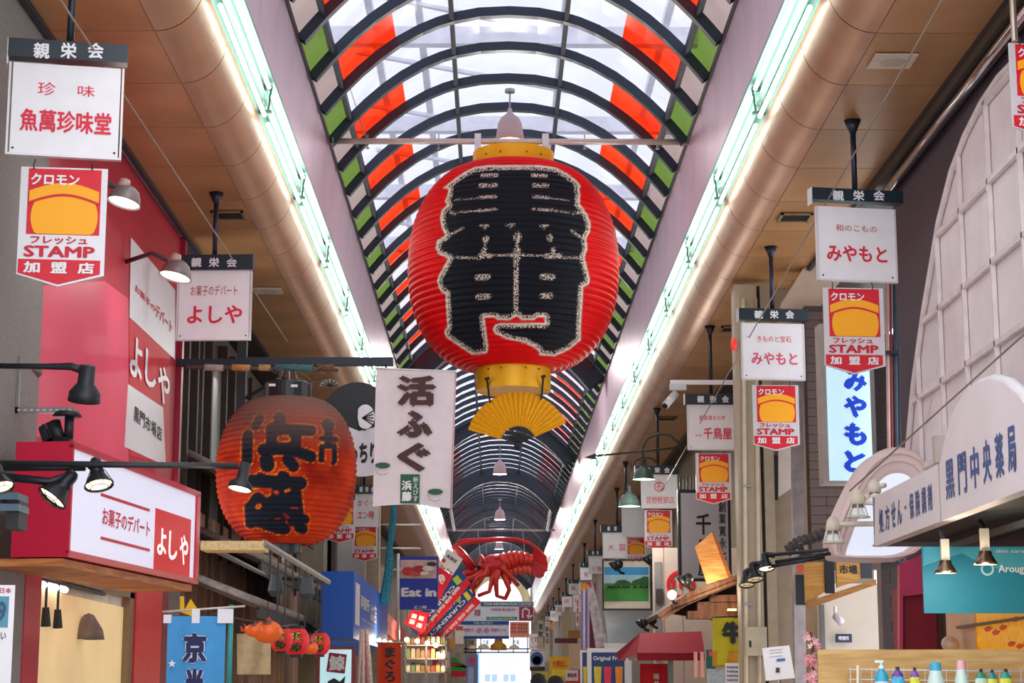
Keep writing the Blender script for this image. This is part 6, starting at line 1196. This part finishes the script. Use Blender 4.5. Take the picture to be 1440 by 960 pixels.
# stall goods at the left: boxes of food under warm light
f = Frame('market_stall', 'crowded stall frame with metal shelves at the lower left of centre', 'stall', 566, 965, Y=46)
for yy in (906, 925, 944): f.box('shelf', 568, yy, 628, yy + 2, mat('8a7c70', .5, .4), 0, 1.2)
for x in (569, 598, 626): f.box('leg', x, 900, x + 2, 1035, mat('6c6460', .5, .4), 0, .05)
gc = ['c8b08c', 'b84c34', 'd8d0c0', '9c7444', 'e0c468', '7c8c58', 'c47c50', 'e8e4dc']
for r_, yy in enumerate((906, 925, 944)):
    for k_ in range(8):
        x = 571 + 7 * k_; hh = random.choice((9, 11, 13)); p = at(x, yy, 46.3); s_ = 46.3 / FPX; c = gc[(k_ * 3 + r_ * 5) % 8]
        b = M().box((0, 0, 0), (5.6 * s_, .3, hh * s_ * .8)).box((.01, .02, hh * s_ * .8), (5.2 * s_, .26, hh * s_))
        o = obj('food_box', b, mat(c, .5, var=.2, scale=10)); o.location = p
        tag(o, '%s packed food box, number %s along the %s stall shelf' % ({'c8b08c': 'tan', 'b84c34': 'brick red', 'd8d0c0': 'pale grey', '9c7444': 'brown', 'e0c468': 'yellow', '7c8c58': 'olive', 'c47c50': 'orange brown', 'e8e4dc': 'white'}[c], ['one', 'two', 'three', 'four', 'five', 'six', 'seven', 'eight'][k_], ['top', 'middle', 'bottom'][r_]), 'box', 'food boxes on the stall shelves')
for i, (x, y) in enumerate(((572, 899), (587, 901), (601, 904), (613, 907), (622, 922))):
    p = at(x, y, 45.5); t = thing('stall_bulb', ['first', 'second', 'third', 'fourth', 'last'][i] + ' warm bulb of the row over the food stall', 'lamp', p, 0, 'stall bulbs'); obj('globe', M().lathe([(0, .06), (.05, .035), (.06, 0), (.05, -.035), (0, -.06)], 12), BULB, t, True); obj('cord', M().cyl((0, 0, .05), (0, 0, .7), .008, 5), INK, t)
def lamp_light(px, py, Y, en, colr=(1, .8, .55)):
    l = bpy.data.lights.new('bulb_light', 'POINT'); l.energy = en; l.color = colr; l.shadow_soft_size = .08
    o = bpy.data.objects.new('bulb_light', l); col.objects.link(o); o.location = at(px, py, Y)
for q in ((945, 836, 27.8, 40), (885, 716, 33.9, 60, (1, .95, .85)), (905, 680, 32.9, 60, (1, .95, .85)), (601, 908, 45.3, 60), (549, 903, 35.7, 30), (1330, 812, 13.8, 8), (1386, 800, 13.5, 8), (174, 292, 15.5, 4, (1, .97, .9)), (246, 396, 18.7, 4, (1, .97, .9)), (337, 694, 13, 6)): lamp_light(*q)
# ================================================================ two passers-by
def person(px, py, Y, label, face):
    top = at(px, py, Y); h = top.z; t = thing('person', label, 'person', (top.x, Y, 0), face)
    k = h / 1.7
    J = [(0, 0, .93), (0, 0, 1.12), (0, 0, 1.32), (0, 0, 1.42), (0, -.01, 1.50), (0, -.02, 1.60), (-.18, 0, 1.38), (-.24, .02, 1.12), (-.25, -.08, .88), (.18, 0, 1.38), (.24, .02, 1.12), (.25, -.08, .88), (-.1, 0, .88), (-.11, -.03, .48), (-.11, .02, .08), (-.11, -.12, .04), (.1, 0, .88), (.11, -.03, .48), (.12, .06, .08), (.12, -.08, .04)]
    Ed = [(0, 1), (1, 2), (2, 3), (3, 4), (4, 5), (2, 6), (6, 7), (7, 8), (2, 9), (9, 10), (10, 11), (0, 12), (12, 13), (13, 14), (14, 15), (0, 16), (16, 17), (17, 18), (18, 19)]
    R = [.15, .14, .15, .07, .065, .085, .065, .05, .035, .065, .05, .035, .09, .06, .045, .035, .09, .06, .045, .035]
    me = bpy.data.meshes.new('body'); me.from_pydata([(x * k, y * k, z * k) for x, y, z in J], Ed, []); o = link('body', me, t)
    md = o.modifiers.new('s', 'SKIN'); me_s = me.skin_vertices[0].data
    for i, r in enumerate(R): me_s[i].radius = (r * k, r * k * (.75 if i < 3 else 1)); me_s[i].use_root = i == 0
    o.modifiers.new('u', 'SUBSURF').levels = 2; me.materials.append(mat('2c3444', .8)); 
    obj('head', M().lathe([(0, -.13), (.045, -.12), (.07, -.08), (.078, 0), (.075, .06), (.05, .105), (0, .12)], 20, (0, -.01, 1.58 * k)), mat('c89c84', .6), t, True)
    obj('hair', M().lathe([(.085, -.06), (.092, .0), (.088, .06), (.062, .115), (.03, .135), (0, .14)], 20, (0, .012, 1.575 * k)), mat('0c0a09', .8, bump=.8, bscale=200), t, True)
    for s_ in (-1, 1): obj('ear', M().lathe([(0, -.03), (.012, -.02), (.016, 0), (.012, .02), (0, .03)], 8, (s_ * .088, .0, 1.57 * k)), mat('c89c84', .6), t, True)
    obj('nose', M().cyl((0, -.085, 1.59 * k), (0, -.105, 1.565 * k), .008, 8, .014), mat('c89c84', .6), t)
person(757, 948, 21, 'dark-haired person facing away, the left of two heads at the bottom', PI)
person(781, 952, 19.5, 'dark-haired person facing away, the right of two heads at the bottom', PI)
